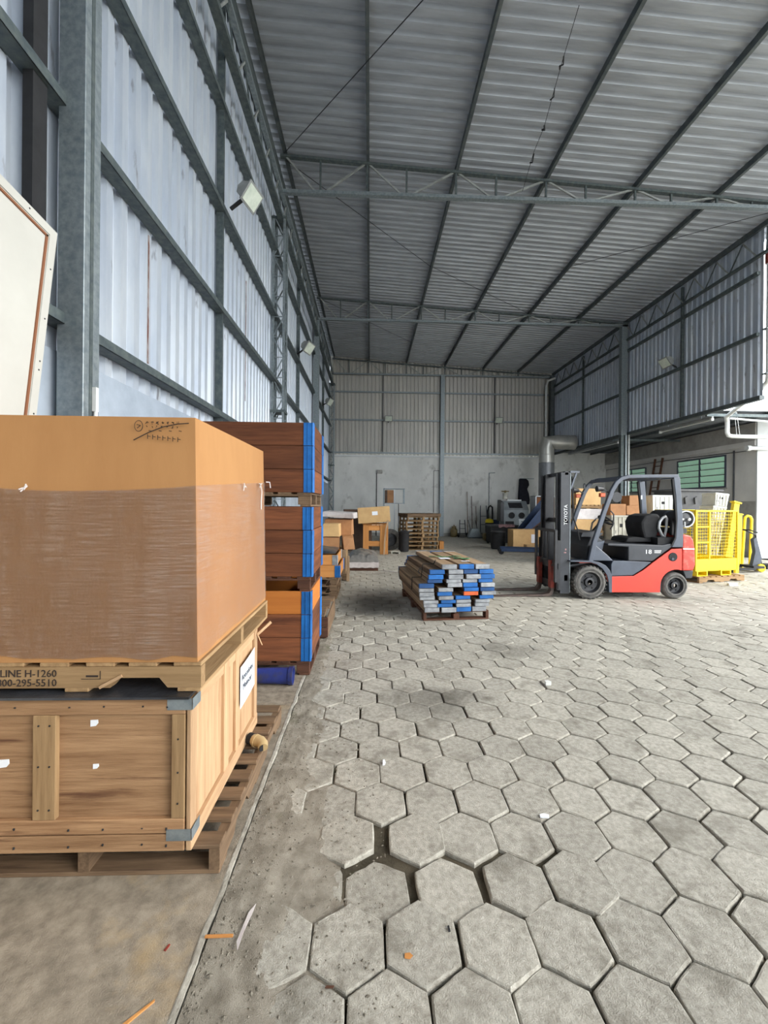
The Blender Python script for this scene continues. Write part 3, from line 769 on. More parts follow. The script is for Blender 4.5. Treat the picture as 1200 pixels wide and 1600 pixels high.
# printed handling marks, crossed out
pm = B(); yy = -.0075
def ln(x0, z0, x1, z1, w): pm.bar((x0,yy,z0),(x1,yy,z1),w,.0006,(0,1,0))
ox, oz = .245, 1.040
pts = [(ox+.018+.017*math.cos(a*math.pi/8), yy, oz-.036+.023*math.sin(a*math.pi/8)) for a in range(16)]
pm.tube(pts, .0014, 4, closed=True)
ln(ox+.010,oz-.030,ox+.026,oz-.034,.003); ln(ox+.026,oz-.034,ox+.012,oz-.045,.003)
rg = random.Random(3)
for gx in range(7):
    x = ox+.046+gx*.0215
    for q in range(5): ln(x+rg.uniform(0,.014), oz-.016-rg.uniform(0,.012), x+rg.uniform(0,.014), oz-.016-rg.uniform(0,.012), .0025)
    for q in range(3): ln(x+rg.uniform(0,.01), oz-.034-rg.uniform(0,.01), x+rg.uniform(0,.01), oz-.034-rg.uniform(0,.01), .0022)
    x = ox+.056+gx*.021; ln(x,oz-.070-.002*gx,x,oz-.090-.002*gx,.0028); ln(x,oz-.078-.002*gx,x+.012,oz-.080-.002*gx,.0028)
    if gx % 2 == 0: ln(x+.004,oz-.055,x+.016,oz-.057,.003)
P('printed_marks', pm, dark_pr, ct, label='small dark printed characters')
P('crossing_line', B().tube([(ox-.002,yy-.001,oz-.096),(ox+.06,yy-.001,oz-.063),(ox+.12,yy-.001,oz-.039),(ox+.18,yy-.001,oz-.026),(ox+.228,yy-.001,oz-.022)], .0022, 5), dark_pr, ct)

# white framed panel leaning behind the carton
wp = T('white_partition', 'tall white framed panel standing behind the carton against the wall', 'panel', (-1.835, 2.51, SL))
M = RX(R(-7.5), (0,0,3.14), 'X')
Lp, Hp = 1.7, 3.14
P('panel_face', B().box(-.02, .006, -Lp, -.035, .25, Hp-.035, M), panel_w, wp)
P('edge_frame', B().box(-.022, .012, -Lp, 0, Hp-.05, Hp, M).box(-.022, .012, -.05, 0, .25, Hp-.05, M), panel_w, wp)
P('brown_strip', B().box(.004, .0135, -Lp, -.062, Hp-.075, Hp-.062, M).box(.004, .0135, -.075, -.062, .25, Hp-.062, M), groove, wp)
ns = B()
for z in (2.9,2.6,2.35,2.3,2.05,1.8,1.75): ns.cyl((.011,-.02,z),(.0135,-.02,z),.005,n=6,M=M)
for y in (.2,.45,.5,.9): ns.cyl((.011,-y,Hp-.02),(.0135,-y,Hp-.02),.005,n=6,M=M)
P('nails', ns, black_m, wp)['kind'] = 'stuff'
P('foot_block', B().box(-.03, .03, -1.6, -.30, 0, .34), W('dusty_wood','y'), wp)

# elbow pipe fitting and blue pipe
el = T('pipe_elbow', 'tan plastic pipe elbow with clamp lying on the slatted pallet', 'pipe fitting', (-.665, 2.56, SL+.126+.033))
P('elbow', B().tube([(-.03,.02,0),(.0,.0,.002),(.025,-.012,.002),(.042,-.03,-.002),(.048,-.052,-.01)], [.031,.033,.033,.031,.029], 12), brass, el, True)
P('collar', B().cyl((-.012,.008,0),(.0,.0,0),.037,n=14), brass, el, True)
P('sleeve', B().cyl((-.055,.035,0),(-.025,.018,0),.033,n=14), black_m, el, True)
P('mouth', B().cyl((.048,-.052,-.01),(.0485,-.0525,-.0102),.024,n=12), black_m, el)
bp_ = T('blue_pipe', 'short blue plastic pipe lying on the concrete before the stacked collars', 'pipe', (-.96, 3.74, SL+.075))
pb = B().lathe([(.060,-.28),(.064,0),(.070,.26),(.076,.262),(.078,.30),(.068,.30),(.062,.26),(.052,-.28)], (0,0,0), 20, 'x', ring=True)
P('pipe_wall', pb, blue_pipe, bp_, True)

# ---------------------------------------------------------------- stack of pallet collars
def collar(label, loc, L=1.22, D=.80, H=.2155, wd='collar_wood', hinge=blue_h, group=None, rz=0):
    t = T('pallet_collar', label, 'pallet collar', loc, rz, group); th = .02
    P('board', B().cbox(-L/2+.02, L/2-.02, -D/2, -D/2+th, 0, H-.003, .003), W(wd,'x'), t)
    P('board', B().cbox(-L/2+.02, L/2-.02, D/2-th, D/2, 0, H-.003, .003), W(wd,'x'), t)
    P('board', B().cbox(-L/2, -L/2+th, -D/2+.02, D/2-.02, 0, H-.003, .003), W(wd,'y'), t)
    P('board', B().cbox(L/2-th, L/2, -D/2+.02, D/2-.02, 0, H-.003, .003), W(wd,'y'), t)
    for sx in (-1, 1):
        for sy in (-1, 1):
            hg = B()
            hg.box(*sorted((sx*(L/2-.085), sx*(L/2-.012))), *sorted((sy*D/2, sy*(D/2+.005))), 0, H-.004)
            hg.box(*sorted((sx*(L/2), sx*(L/2+.005))), *sorted((sy*(D/2-.085), sy*(D/2-.012))), 0, H-.004)
            hg.cyl((sx*(L/2-.002), sy*(D/2-.002), 0), (sx*(L/2-.002), sy*(D/2-.002), H-.004), .013, n=8)
            hg.box(*sorted((sx*(L/2-.05), sx*(L/2-.042))), *sorted((sy*(D/2+.004), sy*(D/2+.009))), 0, H-.004)
            P('hinge', hg, hinge, t)
    return t
cx, cy = -1.145, 4.33
gz = 'pallet collars stacked beside the wall'
lv = ('lowest', 'middle', 'upper'); nth = ('bottom', 'second', 'top')
z = SL; zc = []
for k in range(3):
    pallet(('dark pallet on the concrete at the foot of the tall collar stack', 'dark pallet between the lower and middle collar boxes of the stack', 'pale pallet under the top collar box of the tall stack')[k],
           (cx, cy, z), 0, L=1.2, Wd=.80, H=.13, wd=('red_wood','red_wood','dusty_wood')[k], ntop=7, blocks=True)
    z += .131
    z += .018*0
    for j in range(3):
        lab = ('reddish-brown', 'brown', 'dark brown')[(k+j) % 3]
        wd = 'collar_orange' if (k == 0 and j == 2) else 'collar_wood'
        if wd == 'collar_orange': lab = 'light orange'
        collar('%s blue-hinged collar, %s of the three in the %s box of the stack' % (lab, ('bottom','middle','top')[j], ('lowest','middle','topmost')[k]),
               (cx + random.uniform(-.006,.006), cy, z), wd=wd, group=gz)
        z += .2165

# ---------------------------------------------------------------- further left row
lc = T('low_crate', 'low purple-brown crate topped with loose boards behind the collar stack', 'crate', (-.98, 4.98, SL))
P('front_board', B().cbox(-.5, .50, 0, .02, .02, .13, .003).cbox(-.5, .5, 0, .02, .14, .25, .003), W('red_wood','x'), lc)
P('side_board', B().cbox(.48, .5, .02, 1.0, .02, .25, .003), W('dusty_wood','y'), lc)
P('skid', B().box(-.48, .48, .03, .10, 0, .02).box(-.48, .48, .8, .9, 0, .02), W('red_wood','x'), lc)
for i in range(5):
    P('top_board', B().cbox(-.5+.02*i, .46+random.uniform(-.02,.05), .02+i*.2, .195+i*.2, .251, .27+random.uniform(0,.02), .003), W('dusty_wood','x'), lc)
for k in range(3):
    pallet('%s pallet of three under the orange collars in the left row' % ('lowest','middle','upper')[k], (-1.05, 7.55, SL+k*.121), 0, L=1.02, Wd=1.0, H=.12, wd='dusty_wood', ntop=6, blocks=True, group='pallets under the orange collars')
collar('orange collar with one blue hinge, lower of two on the left row pallets', (-1.03, 7.55, SL+.364), L=1.08, D=1.0, H=.20, wd='crate_orange')
collar('orange collar, upper of two on the left row pallets under black film', (-1.06, 7.57, SL+.364+.201), L=1.05, D=.98, H=.17, wd='crate_orange', hinge=grey_h)
ONE('black_film_heap', B().grid(16, 14, lambda u, v: (-.50+u*1.0, -.48+v*.98, .02+.07*(math.sin(math.pi*u)*math.sin(math.pi*v))**.4*(1+.5*noise.noise((u*5,v*5,1))))), plastic_k,
    'crumpled black plastic film heaped on the orange collars', 'plastic film', (-1.07, 7.57, SL+.736), smooth=True)
def cbox_thing(label, cat, loc, w, d, h, m, rz=0, group=None, name='cardboard_box', tape=True, sag=0, tilt=0):
    t = T(name, label, cat, loc, rz, group)
    b = B(); n = 6
    rngb = random.Random(int(w*1000+d*77+h*13)); q = [rngb.uniform(-sag,sag) for _ in range(16)]
    vs_ = [(-w/2+q[0],0+q[1],0),(w/2+q[2],q[3],0),(w/2+q[4],d,0),(-w/2,d,0),(-w/2+q[5],q[6],h-abs(q[7])),(w/2+q[8],q[9],h-abs(q[10])),(w/2+q[11],d,h),(-w/2,d,h)]
    b._add(vs_, [(0,3,2,1),(4,5,6,7),(0,1,5,4),(1,2,6,5),(2,3,7,6),(3,0,4,7)])
    Mt = RX(tilt, (0,0,0), 'Y')
    if tilt: b.v = [tuple(Mt @ Vector(p)) for p in b.v]
    P('box_body', b, m, t, bevel=.006)
    if tape:
        P('flap_seam', B().box(-w/2+.002, w/2-.002, d/2-.02, d/2+.02, h-.001, h+.0015, Mt), paper if tape == 2 else card_lt, t)
    return t
pallet('pallet carrying the heap of sagging cartons in the left row', (-1.0, 9.3, SL), 0, L=1.1, Wd=1.0, H=.13, wd='dusty_wood', blocks=True)
base = T('carton_base_crate', 'pale timber crate beneath the heap of sagging cartons', 'crate', (-1.0, 8.82, SL+.131))
P('panel', B().box(-.50, .50, .02, .95, .0, .50), W('pallet_wood','x'), base)
for x in (-.50, .44): P('post', B().cbox(x, x+.07, -.01, .06, 0, .50, .004), W('grey_board','z'), base)
P('rail', B().cbox(-.43, .44, -.005, .019, .36, .46, .003), W('grey_board','x'), base)
zb = SL+.131+.501
cbox_thing('squat brown carton at the bottom front of the sagging heap', 'box', (-.83, 8.62+.2, zb), .40, .40, .27, card_md, sag=.02)
cbox_thing('slumped brown carton at the bottom right of the sagging heap', 'box', (-.44, 8.9, zb), .22, .45, .27, card_md, R(8), sag=.03)
cbox_thing('pale yellow carton in the middle of the sagging heap', 'box', (-.80, 8.83, zb+.272), .34, .36, .27, card_lt, sag=.015)
cbox_thing('wide brown carton behind the pale yellow one in the heap', 'box', (-.70, 9.26, zb+.272), .60, .40, .36, card_md, R(-5), sag=.02)
o = cbox_thing('flat film-wrapped white bundle on top of the sagging cartons', 'bundle', (-.68, 9.15, zb+.66), .66, .50, .13, plastic_w, R(-8), tape=False, sag=.03, tilt=R(3), name='wrapped_bundle')
ONE('leaning_board', B().cbox(-.03, .03, 0, .02, 0, .52, .003, RX(R(-6),(0,0,0),'X')), W('grey_board','z'), 'narrow pale board leaning on the sagging carton heap', 'board', (-.44, 8.70, SL))

# wrapped low pallet load
wl = T('wrapped_load', 'low pallet load draped in grey plastic sheet on the paving', 'pallet load', (-.17, 10.13, .002))
P('skid', B().box(-.38, .38, .02, .10, 0, .06).box(-.38, .38, .8, .9, 0, .06).box(-.38, .38, 1.65, 1.74, 0, .06), W('red_wood','x'), wl)
P('load_body', B().box(-.38, .38, .02, 1.76, .06, .19), W('red_wood','x'), wl)
def drape(u, v):
    x = -.41+.82*u; y = -.01+1.80*v
    e = min(u, 1-u, v*1.6, (1-v)*1.6)
    z = .20 + .13*min(1, e*6)*(1-.35*abs(u-.5)) + .06*min(1, e*2.4) + .035*noise.noise((u*6, v*7, 2)) + .02*noise.noise((u*15, v*15, 7))
    if u in (0,1) or v in (0,1): z = .10+.03*noise.noise((u*9, v*9, 4))
    return (x, y, z)
P('plastic_sheet', B().grid(28, 36, drape), plastic_g, wl, True)
P('torn_film', B().grid(12, 4, lambda u, v: (-.40+.80*u, -.012-.006*noise.noise((u*12,v*5,1)), .075+.13*v+.012*noise.noise((u*9,v*3,6)))), plastic_w, wl, True)
# long draping film tail
ONE('film_tail', B().tube([(0,0,.006),(.15,-.12,.008),(.35,-.2,.006),(.62,-.22,.006),(.95,-.16,.006)], .008, 5), plastic_w, 'strand of clear film trailing on the ground beside the draped load', 'plastic film', (.24, 10.2, .0))

# timber frame crate with long carton
fc = T('timber_crate', 'open orange timber frame crate standing beneath the long carton', 'crate', (.19, 13.5, .0))
for nm, x0, x1, z0, z1, y0, y1 in (('post',-.40,-.22,0,.93,0,.04),('post',.14,.34,0,.94,-.02,.02),('post',.35,.40,.0,.95,0,.06),('rail',-.22,.14,.76,.93,.0,.04),('rail',-.22,.14,.26,.42,.01,.05),
                                   ('post',-.40,-.30,0,.93,.70,.74),('post',.28,.40,0,.93,.70,.74)):
    P(nm, B().cbox(x0, x1, y0, y1, z0, z1, .004), W('crate_orange','z' if nm == 'post' else 'x'), fc)
P('top_deck', B().cbox(-.42, .40, .02, .76, .95, .975, .003), W('crate_orange','y'), fc)
P('side_rail', B().cbox(.36, .40, .06, .70, .4, .5, .003).cbox(-.40, -.36, .04, .70, .4, .5, .003), W('crate_orange','y'), fc)
P('inner_block', B().bar((-.1,.3,.28),(.05,.35,.40),.06,.05).box(-.2,.2,.25,.5,.22,.27), W('grey_board','x'), fc)
t = cbox_thing('long pale carton with white label lying tilted on the timber frame', 'box', (.15, 13.44, .977+.035), 1.02, .55, .50, card_lt, 0, tilt=R(-4), name='long_carton')
P('label', B().box(-.06, .12, -.004, -.001, .24, .36, RX(R(-4),(0,0,0),'Y')), paper, t, label='white shipping label')
cbox_thing('dark brown open carton behind the long pale carton', 'box', (-.40, 14.35, .0), .95, .5, 1.42, card_dk, R(6), tape=False, name='dark_carton')
ONE('bent_plank', B().sweep([(0,0,0),(.02,0,.4),(.05,0,.8),(.13,0,1.1)], .015, .05, (0,1,0)), W('grey_board','z'), 'thin bent plank leaning upright against the timber frame', 'plank', (.46, 13.42, 0))
# tyre
ty = T('old_tyre', 'black tyre standing between timber frame and pallet stack', 'tyre', (.72, 14.75, 0))
P('tread', B().lathe([(.22,-.09),(.34,-.10),(.37,-.05),(.37,.05),(.34,.10),(.22,.09),(.21,0)], (0,0,.371), 24, 'y', RZ(R(12)), ring=True), rubber, ty, True)
P('rim', B().lathe([(.21,-.03),(.10,.0),(.06,-.04),(.06,.04),(.20,.04)], (0,0,.371), 18, 'y', RZ(R(12))), black, ty, True)
ONE('ground_plate', B().cbox(-.16,.16,-.2,.2,.05,.08,.005).box(-.14,-.1,-.18,.18,0,.05).box(.1,.14,-.18,.18,0,.05), beige_cr, 'small pale plate on feet lying before the black tyre', 'plate', (.84, 13.85, 0))
bb = T('black_bin', 'tall black bin standing at the left of the pallet stack', 'bin', (1.16, 14.30, 0))
P('bin_body', B().lathe([(.14,0),(.17,.02),(.18,.62),(.19,.64),(.15,.645)], (0,0,0), 18), black_m, bb, True)
P('bin_lid', B().lathe([(.19,.646),(.19,.68),(.10,.72),(.02,.725)], (0,0,0), 18), black_m, bb, True)
# pallet stack
names_ = ('bottom','second','third','fourth','fifth','sixth','seventh','eighth')
z = 0
p0_ = None
for k in range(8):
    if p0_ is None:
        p0_ = pallet('x', (1.90, 15.3, 0), 0, L=1.0, Wd=1.2, H=.145, wd='pallet_wood', ntop=7, blocks=True); o = p0_
    else: o = dup(p0_)
    o.location = (1.78+random.uniform(-.03,.03), 15.42+random.uniform(-.03,.03), z); o.rotation_euler[2] = R(103+random.uniform(-2.5,2.5)) + (math.pi if k % 2 else 0)
    tag(o, '%s pallet counted from the floor in the tall pallet stack' % names_[k], 'pallet', 'pallets in the tall stack'); z += .1455
o = pallet('wide top pallet lying flat on the tall pallet stack', (1.80, 15.42, z), R(16), L=1.28, Wd=1.0, H=.12, wd='dusty_wood', ntop=7)
ONE('timber_offcut', B().cbox(-.08,.08,-.2,.2,0,.28,.006), W('crate_orange','z'), 'short orange timber block wedged at the right of the pallet stack', 'block', (2.60, 15.35, 0))

# metal rack with wooden box near the back wall
rk = T('metal_rack', 'tall light metal rack with a wooden box on its shelf', 'rack', (1.0, 17.5, 0))
for x in (-.42, .02, .42):
    for y in ((0, .4) if x != .02 else (0,)):
        P('post', B().box(x-.02, x+.02, y-.02, y+.02, 0 if x <= .02 else 1.62, 2.27), MATS['silver_plastic'] if x == .02 else galv, rk)
for z in (1.65, 2.25): P('shelf', B().box(-.42,.44,-.02,.42,z-.02,z+.01), galv, rk)
P('brace', B().bar((.2,.2,.3),(.2,.2,1.63),.03,.03,(1,0,0)).box(.0,.42,.15,.25,.28,.32), black, rk)
P('foot', B().box(-.44,.44,-.05,.45,0,.03), galv_dark, rk)
bx_ = cbox_thing('orange-brown wooden box sitting on the metal rack shelf', 'box', (.80, 17.52, 1.661), .36, .34, .53, card_md, tape=False, name='rack_box')
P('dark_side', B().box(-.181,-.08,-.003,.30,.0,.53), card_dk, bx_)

# ---------------------------------------------------------------- bundle of folded collars
BR = R(6.0); BO = Vector((1.22, 5.78, 0))
pallet('dark low pallet under the strapped bundle of folded collars', (BO.x-.09, BO.y+.86, .002), BR+R(90), L=1.62, Wd=.94, H=.12, wd='red_wood', ntop=8, blocks=True)
rows = [  # top row first: y_top, y_bottom in units of 1/655 m; (x0, colour)
    (320,365,[(567,'g'),(730,'b'),(880,'g')]),
    (368,410,[(458,'b'),(632,'g'),(775,'d'),(918,'b')]),
    (412,455,[(445,'b'),(630,'g'),(795,'g'),(932,'b')]),
    (456,490,[(440,'d'),(612,'g'),(765,'g'),(915,'b')]),
    (490,530,[(357,'d'),(625,'g'),(770,'b'),(932,'g')]),
    (531,566,[(357,'g'),(535,'g'),(775,'b'),(926,'d')]),
    (567,604,[(360,'g'),(528,'b'),(772,'o'),(944,'g')]),
    (605,640,[(370,'g'),(540,'g'),(700,'b'),(926,'b')]),
    (641,672,[(400,'g'),(562,'b'),(706,'g'),(882,'g')]),
    (673,705,[(405,'g'),(530,'b'),(700,'g'),(880,'g')]),
    (706,752,[(415,'g'),(566,'g'),(710,'b'),(856,'g')])]
blue_d = mat('dark_blue_hinge', (18,62,112), (24,78,134), rough=.55, scale=9)
hm = {'b': blue_h, 'd': blue_d, 'g': grey_h, 'o': orange_h}
cn = {'b': 'bright blue', 'd': 'dark blue', 'g': 'grey', 'o': 'orange'}
rown = ('top','second','third','fourth','fifth','sixth','seventh','eighth','ninth','tenth','lowest')
posn = ('first','second','third','last')
hcache = {}
for r, (ya, yb, items) in enumerate(rows):
    zt = .124 + (752-ya)/655; zb_ = .124 + (752-yb)/655 + .001
    for q, (x0, cc) in enumerate(items):
        w = .205 if q < len(items)-1 else .20
        nxt = items[q+1][0] if q+1 < len(items) else 9999
        w = min(w, (nxt-x0)/655-.003)
        Ln = 1.68 + random.uniform(-.06,.06); dy = random.uniform(-.02,.02); h = zt-zb_
        lx = (x0-715)/655 + .0
        pos = BO + Vector((lx*math.cos(BR) - dy*math.sin(BR), lx*math.sin(BR)+dy*math.cos(BR), zb_))
        t = T('folded_collar', '%s-ended folded collar, %s from the left in the %s row of the bundle' % (cn[cc], 'last' if q == len(items)-1 else posn[q], rown[r]), 'pallet collar', pos, BR, 'folded collars in the strapped bundle')
        n = 2; bt = (h-.004)/n
        for i in range(n):
            P('board', B().cbox(.008, w-.008, .03, Ln, .002+i*bt, .002+(i+1)*bt-.004, .002), W('grey_board','y') if (r == 0 or random.random() < .6) else W('dusty_wood','y'), t)
        hb = B().box(0, w, 0, .05, .003, h-.003)
        for g in range(1, 4): hb.box(.004, w-.004, -.004, 0, h*g/4-.003, h*g/4+.003)
        P('hinge', hb, hm[cc], t)
        P('hinge', B().box(0, w, Ln-.02, Ln+.02, .001, h-.001), hm[cc], t)
zt = .124 + (752-320)/655 + .002
st = T('strapping', 'dark green strap and wire tied across the bundle of folded collars', 'strap', (BO.x, BO.y, zt), BR)
P('green_strap', B().grid(18, 3, lambda u, v: (-.22+u*.52, .72+.05*math.sin(u*9)+v*.09, .004+.010*abs(noise.noise((u*7,v*4,3)))+.006)), green_m, st, True)
P('green_strap', B().grid(10, 4, lambda u, v: (.12+u*.24, .50+.04*math.sin(u*7)+v*.12, .006+.022*abs(noise.noise((u*6,v*5,8))))), green_m, st, True)
P('label_sheet', B().box(-.10,.06,.55,.68,.002,.005).box(.14,.26,.25,.31,.002,.004), paper, st)
wire = [(-.21,.40,.008),(-.235,.41,-.05),(-.40,.42,-.055),(-.425,.40,-.24),(-.555,.42,-.245),(-.56,.42,-.42)]
P('tie_wire', B().tube(wire, .007, 6), black_m, st)
P('tie_wire', B().tube([(-.43,.405,-.13),(-.45,.37,-.10),(-.47,.40,-.16),(-.44,.42,-.19)], .008, 6), rubber_lt, st)

# ---------------------------------------------------------------- forklift (faces left)
fk = T('forklift', 'red and grey forklift truck parked on the hexagonal paving', 'forklift', (4.40, 7.10, 0))
fx = lambda pts: [(x-4.40, z) for x, z in pts]
WY = 1.06
def wheel(cx, cy0, w, r, front):
    t = link('wheel', None, fk)
    pr = [(r*.62,0),(r*.86,-.004),(r*.95,.012),(r,.04),(r,w-.04),(r*.95,w-.012),(r*.86,w+.004),(r*.62,w)]
    P('tyre', B().lathe(pr, (cx-4.40, cy0, r), 32, 'y', ring=True), rubber_lt, t, True)
    if front:
        lug = B()
        for k in range(26):
            a = 2*math.pi*k/26; Mx = Matrix.Translation((cx-4.40, cy0, r)) @ Matrix.Rotation(a, 4, 'Y')
            lug.box(-.014, .014, .002, w-.002, r-.012, r+.004, Mx)
        P('tread_lugs', lug, rubber, t)
    P('sidewall_ring', B().lathe([(r*.70,-.002),(r*.80,-.008),(r*.82,-.002),(r*.80,.01)], (cx-4.40, cy0, r), 28, 'y', ring=True), rubber, t, True)
    P('rim', B().lathe([(r*.62,.004),(r*.58,.02),(r*.52,.05),(r*.30,.055),(r*.28,.02),(r*.16,.015),(r*.15,.06),(r*.60,.10)], (cx-4.40, cy0, r), 24, 'y', caps=False), black, t, True)
    nb = B()
    for k in range(6):
        a = k*math.pi/3; nb.cyl((cx-4.40+r*.40*math.cos(a), cy0+.035, r+r*.40*math.sin(a)), (cx-4.40+r*.40*math.cos(a), cy0+.06, r+r*.40*math.sin(a)), .012, n=6)
    P('wheel_nuts', nb, black_m, t)
wheel(3.79, .02, .20, .288, True); wheel(3.79, WY-.22, .20, .288, True)
wheel(5.31, .05, .15, .230, False); wheel(5.31, WY-.20, .15, .230, False)
low = [(4.17,.12),(4.165,.39),(4.55,.40),(4.72,.50),(4.90,.64),(5.22,.87),(5.405,.88),(5.405,.50)]
n = 10
arch = [(5.31+.285*math.cos(R(a)), .23+.285*math.sin(R(a))) for a in range(72, 181, 12)]
body = low + [p for p in arch if p[0] < 5.40] + [(5.02,.12)]
for y in (.03, WY-.06): P('body_panel', B().prism(fx(body), 'y', y, y+.03), red_m, fk, bevel=.006)
P('chassis', B().box(-.22, .66, .06, WY-.06, .14, .40).box(.66,1.0,.22,WY-.22,.16,.6), black, fk)
cw = [(5.41,.50),(5.60,.50),(5.635,.60),(5.625,.85),(5.60,1.02),(5.55,1.10),(5.41,1.13)]
P('counterweight', B().prism(fx(cw), 'y', .02, WY-.02), red_worn, fk, bevel=.02)
P('counterweight_stripe', B().box(1.012, 1.215, .0165, .0195, .865, .885), white_pr, fk)
P('rear_bumper', B().prism(fx([(5.50,.36),(5.61,.36),(5.63,.495),(5.45,.495)]), 'y', .06, WY-.06), fk_dark, fk, bevel=.01)
P('fuel_port', B().cyl((.84,.020,.735),(.84,.034,.735),.075,n=20), black_m, fk)
P('port_cap', B().cyl((.83,.012,.70),(.83,.019,.70),.022,n=10), fk_grey, fk)
hood = [(4.17,.40),(4.55,.41),(4.71,.51),(4.89,.65),(5.21,.885),(5.26,.92),(5.23,.965),(5.06,.93),(4.55,.945),(4.50,.93),(4.46,.68),(4.20,.66)]
P('step', B().prism(fx([(4.17,.40),(4.55,.41),(4.71,.51),(4.88,.64),(4.46,.66),(4.20,.66),(4.17,.60)]), 'y', .05, WY-.05), fk_grey, fk, bevel=.008)
P('engine_hood', B().prism(fx([(4.46,.662),(4.89,.655),(5.21,.888),(5.26,.93),(5.22,.965),(5.06,.935),(4.55,.95),(4.10,.96),(4.10,.92),(4.46,.90)]), 'y', .04, WY-.04), fk_dark, fk, bevel=.015)
P('hood_badge', text_mesh('18', .105, white_pr, 'hood_badge', Matrix.Translation((.345,.0375,.785)) @ Matrix.Diagonal((1.25,1,1,1)) @ FRONT), white_pr, fk, label='white 18 on dark hood')
P('hood_badge', B().box(.52,.64,.037,.0385,.83,.846).box(.52,.63,.037,.0385,.80,.815), white_pr, fk)
fend = [(3.44,.665),(3.80,.665),(3.95,.635),(4.06,.58),(4.13,.50),(4.17,.40),(4.17,.12),(4.12,.12),(4.11,.30),(4.08,.42),(4.00,.53),(3.90,.60),(3.78,.635),(3.44,.645)]
for y in (.02, WY-.27): P('fender', B().prism(fx(fend), 'y', y, y+.25), fk_grey, fk, bevel=.004)
P('fender_liner', B().prism(fx([(3.60,.62),(3.80,.625),(3.95,.58),(4.05,.48),(4.10,.30),(4.12,.30),(4.09,.48),(3.97,.61),(3.80,.645),(3.60,.64)]), 'y', .035, .25), red_dull, fk)
P('cowl', B().prism(fx([(3.78,.66),(4.20,.66),(4.06,.80),(4.07,1.0),(3.99,1.06),(3.86,1.06),(3.80,.90)]), 'y', .16, WY-.16), fk_dark, fk, bevel=.01)
P('cowl_side', B().prism(fx([(3.83,.66),(4.20,.66),(4.10,.76),(3.90,.92),(3.86,.92)]), 'y', .045, .16), fk_grey, fk, bevel=.01)
P('cowl_side', B().prism(fx([(3.92,.96),(4.10,1.00),(4.09,.97),(4.04,.76),(3.96,.76)]), 'y', .14, .18), fk_grey, fk)
P('dash_panel', B().prism(fx([(3.72,1.06),(4.04,1.06),(4.12,1.12),(3.98,1.16),(3.75,1.13)]), 'y', .22, WY-.22), fk_dark, fk)
# overhead guard
def pillarset(y, nm):
    A = [(3.80,.64),(3.87,.98),(4.03,1.48),(4.17,1.86),(4.25,2.00),(4.34,2.08),(4.46,2.115),(4.8,2.125),(5.34,2.135)]
    P(nm, B().sweep([(x-4.40,y,z) for x, z in A], .06, [.085,.08,.075,.075,.075,.07,.065,.06,.06], (0,1,0)), fk_grey, fk, bevel=.012)
    P('rear_pillar', B().prism(fx([(5.24,2.11),(5.355,2.12),(5.40,1.57),(5.43,1.00),(5.42,.90),(5.22,.90),(5.29,1.05),(5.31,1.40),(5.28,1.80)]), 'y', y-.035, y+.035), fk_grey, fk, bevel=.01)
    P('pillar_seal', B().sweep([(.83,y-.012,2.08),(.875,y-.012,1.70),(.905,y-.012,1.35),(.885,y-.012,1.06),(.82,y-.012,.93)], .04, .025, (0,1,0)), black_m, fk)
pillarset(.06, 'front_pillar'); pillarset(WY-.06, 'front_pillar')
rb = B()
for x in (4.40, 4.62, 4.84, 5.06, 5.30): rb.box(x-4.40-.02, x-4.40+.02, .09, WY-.09, 2.09, 2.13)
P('roof_bars', rb, fk_grey, fk)
P('roof_front_bar', B().box(-.12,-.06,.09,WY-.09,2.04,2.09), fk_grey, fk)
P('data_plate', B().box(.878,.905,WY-.1,WY-.094,1.74,1.82), white_pr, fk)
# seat
P('seat_cushion', B().prism(fx([(4.56,.96),(4.60,1.04),(4.75,1.06),(5.10,1.02),(5.24,1.01),(5.24,.965)]), 'y', .28, .78), black_m, fk, bevel=.03)
P('seat_back', B().prism(fx([(4.90,1.02),(4.85,1.20),(4.84,1.32),(4.90,1.43),(5.02,1.47),(5.16,1.47),(5.20,1.40),(5.17,1.20),(5.12,1.02)]), 'y', .27, .79), black_m, fk, bevel=.04)
P('grab_handle', B().tube([(.84,.25,1.05),(.79,.24,1.10),(.735,.24,1.22),(.75,.24,1.33),(.80,.24,1.40),(.86,.25,1.43),(.885,.25,1.38),(.875,.25,1.20),(.85,.25,1.10)], .024, 8, closed=True), silver, fk, True)
P('hip_restraint', B().prism(fx([(5.10,.985),(5.12,1.06),(5.22,1.08),(5.26,1.05),(5.24,.98)]), 'y', .22, .27), fk_dark, fk, bevel=.01)
P('engine_cover', B().box(.62,1.0,.10,WY-.10,.93,1.06), black_m, fk)
# steering
P('steering_column', B().bar((-.36,.53,1.05),(-.10,.53,1.34),.07,.06), black_m, fk)
P('steering_wheel', B().tube([(-.06+.10*math.cos(a), .53+.17*math.sin(a), 1.345-.075*math.cos(a)) for a in [2*math.pi*k/20 for k in range(20)]], .017, 8, closed=True).bar((-.15,.53,1.41),(.03,.53,1.27),.03,.02).bar((-.06,.37,1.345),(-.06,.69,1.345),.03,.02), black_m, fk, True)
P('levers', B().tube([(-.44,.35,1.10),(-.40,.35,1.30),(-.34,.35,1.36)],.008,6).tube([(-.42,.42,1.10),(-.38,.42,1.30),(-.30,.42,1.38),(-.24,.42,1.38)],.008,6).tube([(-.40,.28,1.1),(-.36,.28,1.28),(-.27,.28,1.33)],.008,6), black, fk)
P('side_rail', B().tube([(-.22,.10,1.52),(-.16,.11,1.46),(-.17,.11,1.28),(-.22,.11,1.20)],.012,6), black, fk)
